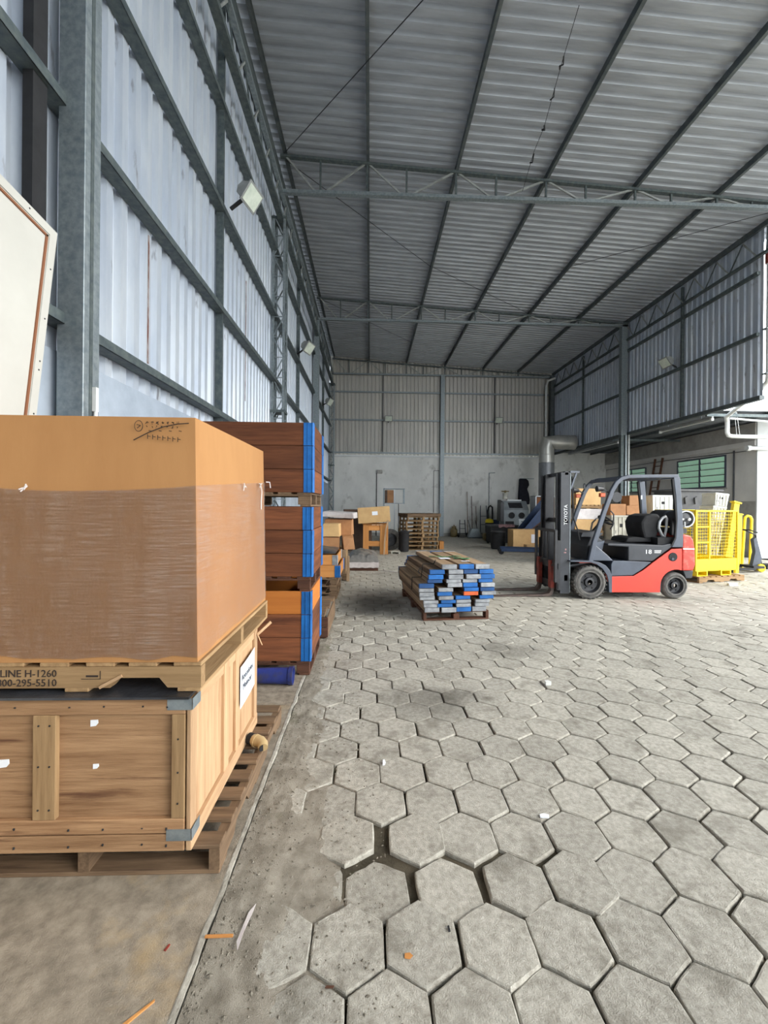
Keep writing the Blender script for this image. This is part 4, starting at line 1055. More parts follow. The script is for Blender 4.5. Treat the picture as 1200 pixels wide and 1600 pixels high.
# lamps and mirrors
for y in (.10, WY-.10):
    P('head_lamp', B().cyl((-.47,y,1.90),(-.36,y,1.90),.055,.035,n=14).bar((-.36,y,1.90),(-.26,y,1.84),.02,.02), black, fk, True)
    P('turn_lamp', B().cbox(-.42,-.33,y-.035,y+.035,1.76,1.83,.008), orange_l, fk)
P('mirror', B().cyl((-.26,.94,1.98),(-.25,.93,1.98),.06,n=14), black, fk)
P('mirror', B().cyl((-.10,.12,1.76),(-.10,.14,1.76),.09,n=14), black, fk)
# LPG cylinder across the rear
tk = P('gas_tank', B().lathe([(.02,-.02),(.11,.0),(.148,.05),(.152,.12),(.152,.70),(.148,.76),(.10,.82),(.02,.84)], (1.14,.14,1.39), 24, 'y'), black, fk, True)
P('tank_collar', B().lathe([(.128,-.03),(.150,-.03),(.152,.06),(.130,.06)], (1.14,.14,1.39), 24, 'y', ring=True), silver, tk, True)
P('tank_valve', B().box(1.03,1.09,.10,.12,1.37,1.40).cyl((1.18,.09,1.385),(1.18,.13,1.385),.025,n=10).bar((1.10,.10,1.24),(1.10,.10,1.34),.03,.02), pvc, tk)
P('tank_bracket', B().box(.98,1.20,.18,.9,1.13,1.22).box(.93,.98,.18,.24,1.1,1.4), black, fk)
P('tank_strap', B().lathe([(.153,.30),(.157,.30),(.157,.36),(.153,.36)], (1.14,.14,1.39), 24, 'y', ring=True), fk_grey, fk, True)
# mast: front of truck is -x
for y in (.16, .80):
    P('mast_rail', B().box(-1.09,-.93,y-.04,y-.015,.08,2.18).box(-1.09,-1.06,y-.015,y+.04,.08,2.18).box(-.96,-.93,y-.015,y+.04,.08,2.18), fk_dark if y < .5 else black, fk)
    P('inner_rail', B().box(-1.13,-1.07,y+.05,y+.09,.10,2.17).box(-1.07,-1.0,y+.06,y+.075,.10,2.17), black, fk)
    P('lift_cylinder', B().cyl((-.90,y+.10,.15),(-.90,y+.10,1.35),.035,n=12).cyl((-.90,y+.10,1.35),(-.90,y+.10,2.10),.022,n=10), black, fk, True)
for z0, z1 in ((2.14,2.20),(1.30,1.38),(.30,.40)): P('mast_crossbar', B().box(-1.02,-.96,.12,.90,z0,z1), black, fk)
P('mast_top_plate', B().box(-.92,-.76,.13,.19,2.175,2.21).bar((-.80,.16,2.18),(-.90,.16,1.90),.03,.03), fk_grey, fk)
P('mast_edge', B().box(-.93,-.92,.115,.125,.10,2.17), galv, fk)
P('mast_letters', text_mesh('TOYOTA', .085, white_pr, 'mast_letters', Matrix.Translation((-.975,.1190,1.27)) @ FRONT @ Matrix.Rotation(R(90),4,'Z')), white_pr, fk, label='white maker lettering up the mast')
P('mast_sticker', B().box(-1.03,-.99,.118,.1195,.78,.80).box(-1.01,-.985,.118,.1195,.83,.86), pink_c, fk)
P('hose', B().tube([(-.86,.2,2.12),(-.84,.2,1.7),(-.83,.2,1.4),(-.76,.2,1.2),(-.70,.22,1.0)],.012,6).tube([(-.88,.26,2.15),(-.85,.26,1.9),(-.87,.26,1.6)],.014,6), black_m, fk, True)
P('tilt_cylinder', B().cyl((-.90,.2,.55),(-.50,.2,.62),.04,n=12), black, fk, True)
for z in (.16,.50): P('carriage_plate', B().box(-1.16,-1.135,.10,.92,z,z+.10), black, fk)
for y in (.10,.89): P('carriage_side', B().box(-1.15,-1.10,y,y+.03,.14,1.0), black, fk)
P('load_backrest', B().box(-1.21,-1.17,.06,.12,.28,1.18).box(-1.21,-1.17,.90,.96,.28,1.18).box(-1.21,-1.17,.12,.90,1.14,1.19)
  .box(-1.20,-1.17,.38,.42,.60,1.14).box(-1.20,-1.17,.60,.64,.60,1.14).box(-1.20,-1.17,.12,.90,.60,.64), black, fk)
for y in (.20, .72):
    P('fork', B().prism([(-1.21,.58),(-1.18,.60),(-1.16,.58),(-1.165,.12),(-1.18,.05),(-1.24,.012),(-2.20,.006),(-2.22,.018),(-1.36,.048),(-1.25,.065),(-1.215,.12)], 'y', y, y+.11), fork_m, fk, bevel=.006)
    P('fork_hook', B().box(-1.225,-1.135,y+.01,y+.10,.53,.64).box(-1.222,-1.160,y-.002,y+.112,.16,.54), red_dull, fk)

# ---------------------------------------------------------------- behind the forklift
pallet('pale pallet under the white wrapped boxes behind the forklift mast', (5.88, 11.6, 0), 0, L=.9, Wd=1.0, H=.13)
tb_ = T('low_trolley', 'dark flat trolley under the wrapped boxes behind the forklift', 'trolley', (5.88, 11.6, .131))
P('deck', B().box(-.42,.42,-.42,.42,.62,.68), black, tb_)
for x in (-.38,.38):
    for y in (-.38,.38): P('leg', B().box(x-.03,x+.03,y-.03,y+.03,0,.62), black, tb_)
pallet('small raised pallet between trolley and white wrapped boxes', (5.88, 11.55, .131+.682), 0, L=.80, Wd=.8, H=.13)
t = cbox_thing('white film-wrapped carton pair on a pallet behind the forklift', 'box', (5.88, 11.15, .945), .74, .75, .30, card_lt, name='wrapped_carton')
cbox_thing('upper white wrapped carton behind the forklift mast', 'box', (5.88, 11.16, 1.247), .72, .72, .28, plastic_w, name='wrapped_carton', tape=False)
pallet('thin pallet between the wrapped cartons and the large pale carton', (5.86, 11.5, 1.53), 0, L=.74, Wd=.7, H=.10)
cbox_thing('large pale carton topmost of the pile behind the forklift mast', 'box', (5.86, 11.15, 1.632), .68, .62, .44, card_lt)
def plastic_crate(label, loc, w, d, h, m, rz=0, group=None, tilt=0):
    t = T('plastic_crate', label, 'plastic crate', loc, rz, group); Mt = RX(tilt,(0,0,0),'Y')
    P('crate_body', B().prism([(-w/2+.03,0),(w/2-.03,0),(w/2-.01,h-.05),(-w/2+.01,h-.05)], 'y', .01, d-.01, Mt), m, t)
    P('rim', B().cbox(-w/2, w/2, 0, d, h-.05, h, .008, Mt), m, t)
    rb_ = B()
    for x in (-w*.32, -w*.1, w*.1, w*.32): rb_.box(x-.012, x+.012, -.004, .012, .02, h-.05, Mt)
    P('ribs', rb_, m, t)
    P('handle_hole', B().box(-.06,.06,-.002,.011,h*.55,h*.68, Mt).box(-w*.3-.02,-w*.3+.02,-.001,.011,h*.3,h*.42,Mt), black_m, t)
    return t
g2 = 'plastic crates behind the forklift'
plastic_crate('beige plastic crate on the floor, left of the pair behind the steering wheel', (6.58, 10.85, 0), .52, .6, .68, beige_cr, group=g2)
plastic_crate('beige plastic crate stacked on the left floor crate behind the steering wheel', (6.58, 10.85, .682), .52, .6, .68, beige_cr, group=g2)
plastic_crate('pale plastic crate on the floor behind the forklift seat', (7.12, 10.85, 0), .50, .6, .68, beige_cr, group=g2)
plastic_crate('pale plastic crate stacked behind the forklift seat', (7.12, 10.85, .682), .50, .6, .70, white_cr, group=g2)
cbox_thing('shallow open tan carton on the beige crates behind the steering wheel', 'box', (6.56, 10.95, 1.364), .42, .4, .30, card_md)
cbox_thing('lower tan carton on the pale crates behind the far guard pillar', 'box', (7.02, 10.95, 1.384), .46, .4, .24, card_md)
cbox_thing('upper brown carton on the pale crates behind the far guard pillar', 'box', (7.06, 10.95, 1.626), .40, .38, .26, card_md)
cbox_thing('round-shouldered tan carton beside the far guard pillar', 'box', (7.52, 11.55, 1.37), .26, .4, .55, card_lt, sag=.03)
for k, (x, lab) in enumerate(((7.55,'lower grey crate below the round-shouldered carton'),(8.16,'lower crate of the white stack seen above the forklift seat'))):
    plastic_crate(lab, (x, 11.5, 0), .54, .6, .68, beige_cr, group=g2)
    plastic_crate(lab.replace('lower','middle'), (x, 11.5, .682), .54, .6, .68, beige_cr, group=g2)
plastic_crate('upper white crate of the stack seen above the forklift seat', (8.16, 11.5, 1.364), .60, .6, .56, white_cr, group=g2)
bn = T('ribbed_bin', 'large dark grey ribbed container raised behind the yellow cage', 'container', (9.30, 11.6, 0))
P('bin_body', B().prism([(-.62,1.30),(.56,1.30),(.62,2.04),(-.66,2.04)], 'y', 0, 1.0), grey_bin, bn, bevel=.02)
P('bin_rim', B().cbox(-.70,.66,-.04,1.04,2.04,2.10,.01), grey_bin, bn)
for x in (-.42,-.14,.14,.42):
    P('rib', B().prism([(x-.05,1.86),(x+.03,1.90),(x+.01,1.72),(x-.03,1.68)], 'y', -.05, .0), grey_bin, bn)
for x in (-.5,.46):
    for y in (.1,.9): P('leg', B().box(x-.04,x+.04,y-.04,y+.04,0,1.30), black, bn)
P('stand_shelf', B().box(-.55,.5,.06,.94,.5,.55), black, bn)

# yellow safety cage
cg = T('safety_cage', 'yellow wire mesh work platform cage standing on a pallet', 'cage', (6.90, 8.72, .131), R(14))
CL, CD, CH = 1.20, .95, 1.37
fp = []
for x in (0, CL):
    for y in (0, CD): P('corner_post', B().cbox(x-.02,x+.02,y-.02,y+.02,.11,CH,.004), yellow_m, cg)
P('mid_post', B().cbox(.36,.40,-.02,.02,.34,CH,.004), yellow_m, cg)
for y in (0, CD):
    P('top_rail', B().cbox(-.02,CL+.02,y-.02,y+.02,CH,CH+.035,.005), yellow_m, cg)
    P('kick_plate', B().cbox(-.02,CL+.02,y-.012,y+.012,.11,.36,.004), yellow_m, cg)
for x in (0, CL):
    P('top_rail', B().cbox(x-.02,x+.02,.02,CD-.02,CH,CH+.035,.005), yellow_m, cg)
    P('kick_plate', B().cbox(x-.012,x+.012,.02,CD-.02,.11,.36,.004), yellow_m, cg)
P('platform', B().box(0,CL,0,CD,.10,.115), yellow_m, cg)
for z in (.72, 1.05): P('mid_rail', B().box(0,.36,-.012,.012,z-.015,z+.015), yellow_m, cg)
def wires(xa, xb, y, along):
    b = B(); n = int(round((xb-xa)/.065))
    for i in range(1, n):
        x = xa+(xb-xa)*i/n
        p, q = ((x,y,.36),(x,y,CH)) if along == 'x' else ((y,x,.36),(y,x,CH))
        b.cyl(p, q, 0.0032, n=5, caps=False)
    for k in range(1, 15):
        z = .36+(CH-.36)*k/15
        p, q = ((xa,y,z),(xb,y,z)) if along == 'x' else ((y,xa,z),(y,xb,z))
        b.cyl(p, q, 0.0032, n=5, caps=False)
    o = P('wire_mesh', b, yellow_m, cg); o['kind'] = 'stuff'
wires(0, CL, 0, 'x'); wires(0, CL, CD, 'x'); wires(0, CD, 0, 'y'); wires(0, CD, CL, 'y')
for x0 in (.02, .70):
    P('fork_pocket', B().box(x0,x0+.30,-.02,CD,.0,.012).box(x0,x0+.30,-.02,CD,.098,.11).box(x0,x0+.03,-.02,CD,.012,.098).box(x0+.27,x0+.30,-.02,CD,.012,.098), yellow_m, cg)
pallet('pale flat pallet under the yellow mesh cage', (7.42, 9.30, .0), R(14), L=1.30, Wd=1.05, H=.13, ntop=8, notch=True)
def leanbar(label, p0, p1, w, m, name='yellow_beam'):
    t = T(name, label, 'beam', p0); d = Vector(p1)-Vector(p0)
    P('beam_web', B().bar((0,0,0), d, w, w*.7, (0,1,0)), m, t)
    P('beam_end', B().bar(d, d*1.02+Vector((0,0,0)), w*1.5, w, (0,1,0)), m, t)
    return t
leanbar('thick yellow beam leaning behind the mesh cage', (8.42, 9.75, .045), (8.86, 9.95, 1.70), .13, yellow_m)
leanbar('thinner yellow beam leaning to the right behind the mesh cage', (8.68, 9.72, .045), (8.94, 9.92, 1.42), .08, yellow_m)
for k in range(6):
    f = k/5
    plastic_crate('%s white tray of the leaning nested stack behind the cage' % ('lowest','second','third','fourth','fifth','topmost')[k], (8.42+.30*f, 10.2, .005+k*.325), .36, .45, .32, white_cr if k > 3 else beige_cr, group='nested trays leaning behind the cage', tilt=R(6))
rl = T('yellow_rails', 'pair of yellow tube hoops leaning by the annex wall', 'rails', (9.95, 10.75, 0))
for dx, lb in ((-.30,0),(.0,0)):
    pth = [(dx-.20,0,.02),(dx-.02,.12,1.20),(dx+.0,.13,1.33),(dx+.06,.13,1.38),(dx+.14,.13,1.36),(dx+.18,.13,1.28),(dx+.02,.0,.02)]
    P('hoop', B().tube(pth, .035, 8), yellow_m, rl, True)
pj_ = T('pallet_truck', 'black hand pallet truck with yellow wheels beside the cage', 'pallet truck', (9.72, 10.25, 0))
P('pump_body', B().prism([(-.20,.12),(.02,.12),(.05,.35),(-.02,.62),(-.10,.86),(-.17,.80),(-.12,.50)], 'y', -.05, .05), fk_grey, pj_, bevel=.01)
P('handle', B().tube([(-.30,0,1.02),(-.20,0,.97),(-.08,0,.92),(.0,0,.60),(.08,0,.20),(.10,0,.06)], .018, 8), black, pj_, True)
P('grip', B().tube([(-.12,-.1,.98),(-.30,-.1,1.04),(-.30,.1,1.04),(-.12,.1,.98)], .016, 8), black_m, pj_, True)
for y in (-.08,.05): P('wheel', B().lathe([(.04,0),(.095,.004),(.10,.02),(.10,.045),(.095,.06),(.04,.064)], (.0,y-.03,.101), 18, 'y'), MATS['gas_bottle_tan'] if y > 0 else yellow_m, pj_, True)
P('fork_frame', B().box(-.30,-.02,-.20,.20,.10,.16).box(-.9,-.30,-.26,-.12,.07,.12).box(-.9,-.30,.12,.26,.07,.12), black, pj_)
P('load_roller', B().cyl((-.85,-.25,.036),(-.85,-.13,.036),.035,n=10).cyl((-.85,.13,.036),(-.85,.25,.036),.035,n=10), black_m, pj_)
ONE('black_beam_on_floor', B().cbox(0,1.2,-.06,.06,.05,.14,.006).cyl((.9,-.09,.055),(.9,.09,.055),.054,n=14).cyl((.1,-.09,.055),(.1,.09,.055),.054,n=14), black_m, 'black wheeled bar lying on the ground at the annex wall corner', 'bar', (10.25, 10.7, 0))
ladder = T('ladder', 'brown ladder leaning on the annex wall between the windows', 'ladder', (11.55, 17.1, 0))
for y in (0, .45): P('stile', B().bar((0,y,0),(.55,y,3.62),.07,.05,(0,1,0)), W('red_wood','z'), ladder)
for k in range(11): P('rung', B().bar((.05*k*1.0+.03,.0,.30+.3*k),(.05*k+.03,.45,.30+.3*k),.03,.03), W('red_wood','y'), ladder)

# ---------------------------------------------------------------- back wall equipment
gb = T('gas_bottle', 'squat tan gas bottle standing by the back wall column', 'gas bottle', (4.22, 21.05, 0))
P('bottle_body', B().lathe([(.10,0),(.13,.0),(.15,.03),(.18,.08),(.18,.34),(.14,.41),(.05,.44)], (0,0,0), 18), gas_m, gb, True)
P('valve_collar', B().lathe([(.10,.42),(.11,.42),(.11,.53),(.10,.53)], (0,0,0), 14, ring=True).cyl((0,0,.42),(0,0,.60),.03,n=8), gas_m, gb, True)
def hand_truck(label, loc, w, h, m):
    t = T('hand_truck', label, 'hand truck', loc)
    for x in (-w/2, w/2): P('side_tube', B().tube([(x,0,.10),(x*.9,.12,h*.8),(x*.8,.15,h)], .022, 8), m, t, True)
    for k in range(3): P('cross_bar', B().bar((-w/2*.95,.02+.05*k,.2+h*.27*k),(w/2*.95,.02+.05*k,.2+h*.27*k),.025,.025), m, t)
    P('toe_plate', B().box(-w/2,w/2,-.22,0,.02,.04), m, t)
    for x in (-w/2-.05, w/2+.05): P('wheel', B().lathe([(.03,-.03),(.11,-.025),(.11,.025),(.03,.03)], (x,.05,.111), 16, 'x'), black_m, t, True)
    return t
hand_truck('small black hand truck beside the gas bottle at the back wall', (4.60, 20.75, 0), .30, .86, black)
hand_truck('tall blue-grey hand truck leaning at the back wall', (5.70, 20.9, 0), .36, 1.58, fk_grey)
for k, (x, x2, h, lab) in enumerate(((4.93,4.96,2.28,'tallest broom handle leaning on the back wall'),(5.17,5.19,2.06,'darker broom leaning right of the tallest one'),(5.40,5.41,1.55,'short thin rod leaning on the back wall'))):
    t = T('broom', lab, 'broom', (x, 21.12, 0))
    P('handle', B().cyl((0,0,.1),(x2-x,.30,h),.016,n=8), W('dusty_wood','z') if k != 1 else W('red_wood','z'), t)
    P('brush_head', B().cbox(-.09,.09,-.04,.04,0,.12,.01), black_m, t)
dp = T('scoop_barrow', 'grey metal scoop barrow parked nose down by the brooms', 'barrow', (5.08, 20.2, 0))
P('scoop', B().prism([(-.34,.04),(.34,.04),(.20,.46),(-.18,.46)], 'y', 0, .35), galv, dp, bevel=.02)
P('frame', B().tube([(-.18,.3,.0),(-.16,.4,.5),(-.18,.7,.85)],.018,6).tube([(.18,.3,.0),(.18,.4,.5),(.18,.7,.85)],.018,6), black, dp)
P('lip', B().box(-.35,.35,-.02,.02,0,.05), galv_dark, dp)
vc = T('shop_vacuum', 'yellow and black drum vacuum with a looped hose', 'vacuum', (5.62, 19.7, 0))
P('drum', B().lathe([(.16,.32),(.18,.34),(.19,.76),(.17,.78)], (0,0,0), 18), black_m, vc, True)
P('motor_head', B().lathe([(.19,.782),(.19,.86),(.15,.94),(.06,.97)], (0,0,0), 18), yellow_m, vc, True)
P('hose', B().tube([(-.06,0,.95),(-.08,0,1.3),(-.04,0,1.5),(.05,0,1.58),(.14,0,1.5),(.15,0,1.2),(.14,0,.9)], .04, 8), black_m, vc, True)
P('cart', B().box(-.17,.17,-.17,.17,.05,.32).cyl((-.2,-.12,.06),(.2,-.12,.06),.06,n=12), black, vc)
P('label', B().box(-.10,.10,-.197,-.185,.50,.64), white_pr, vc)
ONE('green_machine', B().cbox(-.20,.20,-.15,.15,.04,.34,.03).cyl((-.16,-.1,.045),(.16,-.1,.045),.045,n=10).cbox(-.06,.06,-.18,-.1,.15,.28,.01).cyl((.0,.12,.055),(.0,.0,.055),.055,n=10), MATS['gas_bottle_tan'], 'small green-yellow machine on the floor before the vacuum', 'machine', (5.32, 18.9, 0))
bt = T('bench', 'long dark steel workbench under the blast cabinet gear', 'bench', (5.55, 17.1, 0))
P('bench_top', B().cbox(-.62,.55,0,.75,.74,.80,.006), black, bt)
P('front_panel', B().box(-.60,.53,.03,.06,.06,.74), black_m, bt)
P('side_panel', B().box(-.60,-.57,.06,.72,.06,.74).box(.50,.53,.06,.72,.06,.74), black_m, bt)
for x in (-.55,.47):
    for y in (.06,.66): P('leg', B().box(x,x+.06,y,y+.06,0,.07), black, bt)
ONE('pink_rag', B().grid(12, 10, lambda u, v: (-.36+.66*u, -.022 if v < .3 else -.02+.5*(v-.3), (.012+.018*abs(noise.noise((u*6,v*6,2)))) if v >= .3 else -.30*(.3-v)*(1+.5*noise.noise((u*5,1,0))))), pink_c, 'faded pink rag draped over the dark workbench', 'rag', (5.62, 17.1, .80), smooth=True)
bc = T('blast_cabinet', 'grey sandblasting cabinet with two round glove holes', 'blast cabinet', (6.46, 18.4, 0))
P('cabinet_body', B().prism([(0,.75),(.02,.60),(.7,.55),(.7,1.80),(.38,1.80),(0,1.40)], 'x', -.56, .56), cabinet_g, bc, bevel=.012)
vw = Matrix.Translation((0,.19,1.60)) @ Matrix.Rotation(math.atan2(.40,.38), 4, 'X')
P('window', B().box(-.30,.30,-.16,.16,.001,.012, vw), black, bc)
P('top_light', B().cbox(-.30,.34,.36,.52,1.80,1.86,.006), white_pr, bc)
for x in (-.22, .22):
    P('glove_ring', B().lathe([(.12,-.03),(.135,-.03),(.135,.01),(.12,.01)], (x,0,1.16), 20, 'y', ring=True), black_m, bc, True)
    P('glove_hole', B().cyl((x,-.012,1.16),(x,.005,1.16),.12,n=20), black_m, bc)
P('cabinet_door', B().box(-.50,-.12,-.006,.001,.70,.90), black_m, bc)
for x in (-.5,.44):
    for y in (.08,.6): P('leg', B().box(x,x+.06,y,y+.06,0,.62), cabinet_g, bc)
P('side_hopper', B().prism([(.02,.9),(.02,1.72),(.5,1.85),(.6,.9)], 'x', -.70, -.561), black, bc)
vl = T('valve', 'pale pressure valve perched on the left of the blast cabinet', 'valve', (6.06, 18.75, 1.87))
P('valve_body', B().lathe([(.10,0),(.12,.03),(.10,.08),(.11,.24),(.13,.27),(.08,.30)], (0,0,0), 14), beige_cr, vl, True)
P('valve_wheel', B().tube([(.16*math.cos(a), .16*math.sin(a)*.8, .36) for a in [2*math.pi*k/14 for k in range(14)]], .025, 6, closed=True).bar((-.15,0,.36),(.15,0,.36),.03,.03).cyl((0,0,.28),(0,0,.40),.05,n=8), gas_m, vl, True)
nb_ = T('notice_sheet', 'white printed sheet propped before the blast cabinet', 'notice', (6.36, 17.2, .0))
P('sheet', B().box(-.21,.21,0,.006,.705,1.05, RX(R(-8),(0,0,.70),'X')), paper, nb_)
P('stand', B().box(-.14,.16,.0,.3,0,.70), black_m, nb_)
P('print_lines', B().box(-.12,.12,-.002,0,0.92,.95, RX(R(-8),(0,0,.70),'X')).box(-.12,.04,-.002,0,.85,.87, RX(R(-8),(0,0,.70),'X')), fk_grey, nb_)
coat = T('hanging_coat', 'dark navy work coat hanging on the back wall', 'coat', (7.86, 21.38, 1.45))
cp = [(-.22,1.52),(.10,1.52),(.22,1.42),(.26,1.20),(.16,1.0),(.25,.75),(.30,.45),(.28,.22),(.12,.20),(.10,-.1),(-.04,-.2),(-.18,.1),(-.27,.3),(-.26,.8)]
P('coat_body', B().prism(cp, 'y', -.10, .10), cloth_k, coat, bevel=.03)
P('hook_rail', B().bar((-.2,.05,1.53),(.55,.05,1.53),.03,.03), galv, coat)
bl = T('steel_drum', 'blue-grey steel drum at the back wall left of the cabinet', 'drum', (6.28, 20.4, 0))
P('drum_body', B().lathe([(.29,0),(.30,.02),(.29,.04),(.29,.30),(.305,.32),(.29,.34),(.29,.62),(.305,.64),(.29,.66),(.29,.88),(.30,.90),(.27,.90)], (0,0,0), 24), blue_p, bl, True)
oc = T('grille_cabinet', 'tall cabinet with rusty grille panel and pale frame', 'cabinet', (7.52, 17.95, 0))
P('cabinet_body', B().box(-.36,.44,.02,.6,0,1.98), card_dk, oc)
P('grille', B().box(-.33,.41,.0,.02,.1,1.95), mesh_or, oc)
P('frame_edge', B().box(-.40,-.36,-.01,.6,0,2.02).box(-.40,.46,-.01,.6,1.985,2.02), silver, oc)
P('tee_handle', B().cyl((.1,.1,2.02),(.1,.1,2.30),.03,n=8).box(-.12,.45,.05,.15,2.28,2.31).box(-.05,.45,.05,.15,2.34,2.36), rod, oc)
rp = T('blue_chute', 'sloping blue steel chute rising towards the forklift mast', 'chute', (6.0, 15.9, 0))
sl = [(-.16,.66),(.10,.66),(1.02,1.40),(1.02,1.95),(.86,1.90)]
P('chute_side', B().prism(sl, 'y', 0, .03), blue_p, rp)
P('chute_bed', B().prism([(.06,.62),(.12,.62),(1.04,1.36),(1.0,1.40)], 'y', .0, .7), W('red_wood','x'), rp)
P('chute_side', B().prism(sl, 'y', .68, .71), blue_p, rp)
for x, h in ((.12,.62),(.85,1.20)):
    for y in (.04,.62): P('leg', B().box(x,x+.06,y,y+.05,0,h), black, rp)
P('drive_unit', B().cbox(.22,.8,.1,.6,.50,.80,.02).cyl((.5,.05,.9),(.5,.6,.9),.11,n=12), black_m, rp)
du = T('extraction_duct', 'large galvanised extraction duct turning into the right wall', 'duct', (8.03, 19.0, 0))
P('duct_shaft', B().lathe([(.34,.0),(.34,3.55)], (0,0,0), 24), duct_d, du, True)
P('duct_joint', B().lathe([(.30,3.555),(.335,3.56),(.335,3.90),(.325,3.91),(.33,3.93)], (0,0,0), 24), duct_m, du, True)
P('duct_elbow', B().tube([(0,0,3.93),(0,0,4.2),(0,0,4.50),(.5,0,4.50),(1.28,0,4.50)], .33, 20), duct_m, du, True)
dr = T('black_drum', 'black plastic drum standing left of the lit cartons', 'drum', (4.72, 15.4, 0))
P('drum_body', B().lathe([(.22,0),(.25,.03),(.26,.2),(.25,.22),(.26,.40),(.25,.56),(.22,.60)], (0,0,0), 20), black_m, dr, True)
P('drum_lid', B().lathe([(.24,.60),(.26,.61),(.26,.65),(.05,.66)], (0,0,0), 20), black, dr, True)
pallet('pallet under the lit cartons near the blue hoist', (5.62, 14.95, 0), 0, L=1.2, Wd=.85, H=.09, wd='red_wood')
t = cbox_thing('pale carton with white label near the blue hoist', 'box', (5.50, 14.62, .092), .96, .6, .66, card_lt)
P('label', B().box(.16,.40,-.005,-.0015,.20,.50), paper, t)
cbox_thing('low flat carton lying before the labelled carton', 'box', (5.72, 14.20, .0), .76, .28, .26, card_lt)
ho = T('engine_hoist', 'dark blue hoist leg on a castor reaching along the floor', 'hoist', (4.30, 13.66, 0), R(-14))
P('leg_beam', B().cbox(.0,1.9,-.05,.05,.10,.20,.006), blue_p, ho)
P('leg_beam', B().cbox(.0,1.9,.62,.72,.10,.20,.006), blue_p, ho)
P('cross_beam', B().box(1.8,1.9,.05,.62,.10,.22), blue_p, ho)
P('upright', B().cbox(1.78,1.90,.28,.40,.22,1.3,.006), blue_p, ho)
for y in (0,.67): P('castor', B().lathe([(.03,-.03),(.085,-.025),(.085,.025),(.03,.03)], (-.0,y,.086), 16, 'y').box(-.05,.06,y-.045,y+.045,.10,.17), black_m, ho, True)
for y in (0,.67): P('castor', B().lathe([(.03,-.02),(.05,-.02),(.05,.02),(.03,.02)], (1.8,y,.051), 12, 'y'), black_m, ho, True)

# ---------------------------------------------------------------- lights and pipes
def flood(label, loc, rz, tilt=R(35), s=1.0):
    # faces local -y, tilted down
    t = T('floodlight', label, 'floodlight', loc, rz, 'floodlights on the sheet walls'); M = Matrix.Scale(s, 4) @ Matrix.Rotation(tilt, 4, 'X')
    P('housing', B().prism([(-.02,-.13),(.10,-.09),(.14,0),(.10,.10),(-.02,.15)], 'x', -.18, .18, M), lamp_b, t, bevel=.008)
    P('bezel', B().box(-.20,.20,-.04,-.02,-.15,.17, M), lamp_b, t)
    P('lens', B().box(-.17,.17,-.045,-.041,-.12,.14, M), lamp_gl, t)
    P('bracket', B().bar((0,.10*s,.0),(0,.34*s,-.14*s),.04,.03), black, t)
    return t
flood('grey floodlight on the left wall girt nearest the first column', (-1.64, 5.72, 5.70), R(76), s=.85)
flood('floodlight on the left wall behind the lattice column', (-1.72, 11.6, 5.85), R(70))
flood('farthest floodlight on the left wall near the back corner', (-1.72, 17.7, 5.85), R(70))
flood('floodlight on the back wall left of the middle column', (.90, 21.14, 5.90), 0)
flood('floodlight on the back wall right of the middle column', (6.47, 21.14, 5.90), 0)
flood('floodlight on the right wall girt above the annex', (8.95, 12.55, 5.98), R(-90))
for k, (y0, y1, lab) in enumerate(((11.45,13.6,'near bare tube light fixture hung under the right wall sheets'),(15.9,20.0,'far long tube light fixture under the right wall sheets'))):
    t = T('tube_light', lab, 'tube light', (9.52, y0, 4.02))
    P('batten', B().cbox(-.03,.03,0,y1-y0,.05,.11,.006), lamp_b, t)
    P('tube', B().cyl((0,.05,.02),(0,y1-y0-.05,.02),.018,n=10), pvc, t, True)
    for y in (0, y1-y0-.06): P('end_cap', B().box(-.035,.035,y,y+.06,-.01,.06), pvc, t)
    P('hanger', B().bar((0,.4,.11),(0,.4,.22),.01,.01,(1,0,0)).bar((0,y1-y0-.4,.11),(0,y1-y0-.4,.22),.01,.01,(1,0,0)), galv, t)
dpipe = T('rain_pipe', 'white rain downpipe at the near end of the right wall', 'pipe', (9.45, 9.72, 0))
P('top_bend', B().tube([(.5,.0,8.5),(.1,.02,8.48),(.02,.02,8.40),(0,.02,7.7)], .07, 10), galv, dpipe, True)
P('coupling', B().cyl((0,.02,7.72),(0,.02,7.42),.078,n=12), MATS['fork_primer_red'], dpipe, True)
P('down_pipe', B().tube([(0,.02,7.45),(0,.02,4.75),(.02,.06,4.62),(.05,.25,4.50),(.45,1.72,4.12),(.56,1.82,4.02),(.58,1.84,3.9),(.58,1.84,3.70),(.62,1.84,3.62),(.72,1.84,3.60),(2.9,1.84,3.58)], .055, 10), pvc, dpipe, True)
P('branch_pipe', B().tube([(.70,1.9,4.12),(1.8,1.95,4.06),(2.7,1.95,4.02)], .03, 8), pvc, dpipe, True)
P('clip', B().box(-.09,.09,-.02,.1,5.85,5.88).box(-.09,.09,-.02,.1,4.78,4.81), galv_dark, dpipe)
P('hanger_wire', B().cyl((.95,1.84,3.62),(.9,1.9,4.3),.006,n=5).cyl((.86,1.84,3.62),(.84,1.9,4.3),.004,n=5), pvc, dpipe)
ONE('wall_drain', B().tube([(0,0,0),(.35,-.02,0),(.8,-.05,-.01)], .06, 10).cyl((-.02,0,0),(.10,0,0),.085,n=12), pvc, 'short white drain stub on the annex wall corner', 'pipe', (11.75, 12.80, 3.45), smooth=True)
ch = T('hanging_wire', 'thin knotted wire hanging under the roof between purlins', 'wire', (2.87, 5.83, 8.62))
P('wire', B().tube([(0,0,0),(.08,.67,-.05),(.16,1.2,-.07),(.26,1.81,-.08),(.30,2.4,-.05),(.33,3.1,-.3)], .005, 5), black_m, ch)
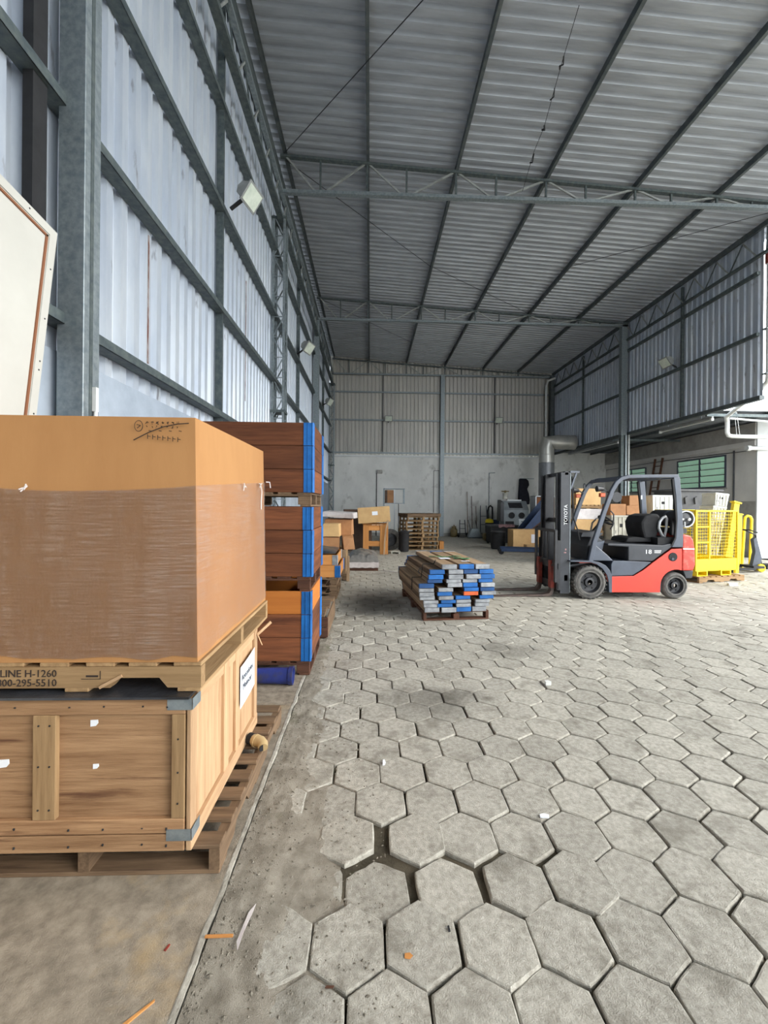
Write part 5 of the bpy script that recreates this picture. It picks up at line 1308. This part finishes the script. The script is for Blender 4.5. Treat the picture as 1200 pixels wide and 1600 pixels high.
P('wire_tangle', B().tube([(.07,.62,-.05),(.10,.70,-.10),(.07,.76,-.06),(.10,.82,-.05)], .012, 6).tube([(.25,1.78,-.08),(.28,1.84,-.11),(.25,1.88,-.07)], .016, 6).tube([(.31,2.42,-.06),(.33,2.55,-.13),(.31,2.62,-.08)], .014, 6).tube([(.14,1.1,-.07),(.17,1.2,-.12),(.15,1.3,-.08)], .010, 6), black_m, ch)

# ---------------------------------------------------------------- litter on the ground
def scrap(name, label, loc, pts, th, m, cat, rz=0):
    ONE(name, B().prism(pts, 'z', 0, th), m, label, cat, loc, rz)
scrap('plastic_strip', 'clear pointed plastic strip lying in the dirt by the kerb', (-.455,1.60,.017), [(-.012,-.06),(.0,-.09),(.004,-.02),(.016,.05),(.020,.085),(.0,.05)], .002, plastic_w, 'litter')
scrap('wood_stick', 'short orange wood stick lying across the kerb edge', (-.535,1.555,.021), [(-.05,-.004),(.05,-.003),(.05,.005),(-.05,.004)], .006, W('crate_orange','x'), 'stick')
scrap('wood_sliver', 'pale wood sliver on the concrete strip nearest the viewer', (-.70,1.335,SL), [(-.04,-.03),(-.03,-.035),(.03,.03),(.028,.036)], .004, W('crate_orange','x'), 'stick')
scrap('orange_leaf', 'small orange leaf on a front paver', (.15,1.49,.003), [(-.014,-.008),(.004,-.011),(.016,.0),(.006,.010),(-.012,.008)], .002, W('crate_orange','x'), 'leaf')
scrap('paper_scrap', 'white paper scrap stuck in the joint left of the worn pavers', (.10,2.61,.003), [(-.008,-.03),(.006,-.024),(.012,.0),(.004,.03),(-.006,.024)], .003, paper, 'litter')
scrap('paper_ball', 'small white crumpled scrap among the middle pavers', (.91,2.14,.003), [(-.025,-.008),(.018,-.012),(.026,.004),(.0,.014),(-.022,.008)], .008, paper, 'litter')
scrap('pebble', 'pale pebble on the paving in the middle of the yard', (1.60,3.72,.003), [(-.025,-.02),(.02,-.022),(.032,.0),(.012,.024),(-.02,.018)], .03, white_cr, 'pebble')
scrap('dark_chip', 'dark bark chip on the nearest left paver', (-.12,1.40,.003), [(-.014,-.003),(.012,-.004),(.016,.002),(-.010,.004)], .003, W('red_wood','x'), 'chip')
scrap('dark_twig', 'dark chip on the paver right of the orange leaf', (.31,1.58,.004), [(-.003,-.012),(.005,-.010),(.004,.012),(-.003,.010)], .003, black_m, 'chip')
scrap('white_bag', 'crumpled white bag on the ground before the yellow cage', (7.42,8.40,.003), [(-.10,-.05),(.05,-.06),(.12,.0),(.04,.06),(-.08,.04)], .05, paper, 'litter')
scrap('red_scrap', 'tiny red scrap on the concrete strip before the crate', (-.71,1.53,SL), [(-.006,-.010),(.002,-.012),(.008,.010),(.002,.012)], .003, red_dull, 'litter')
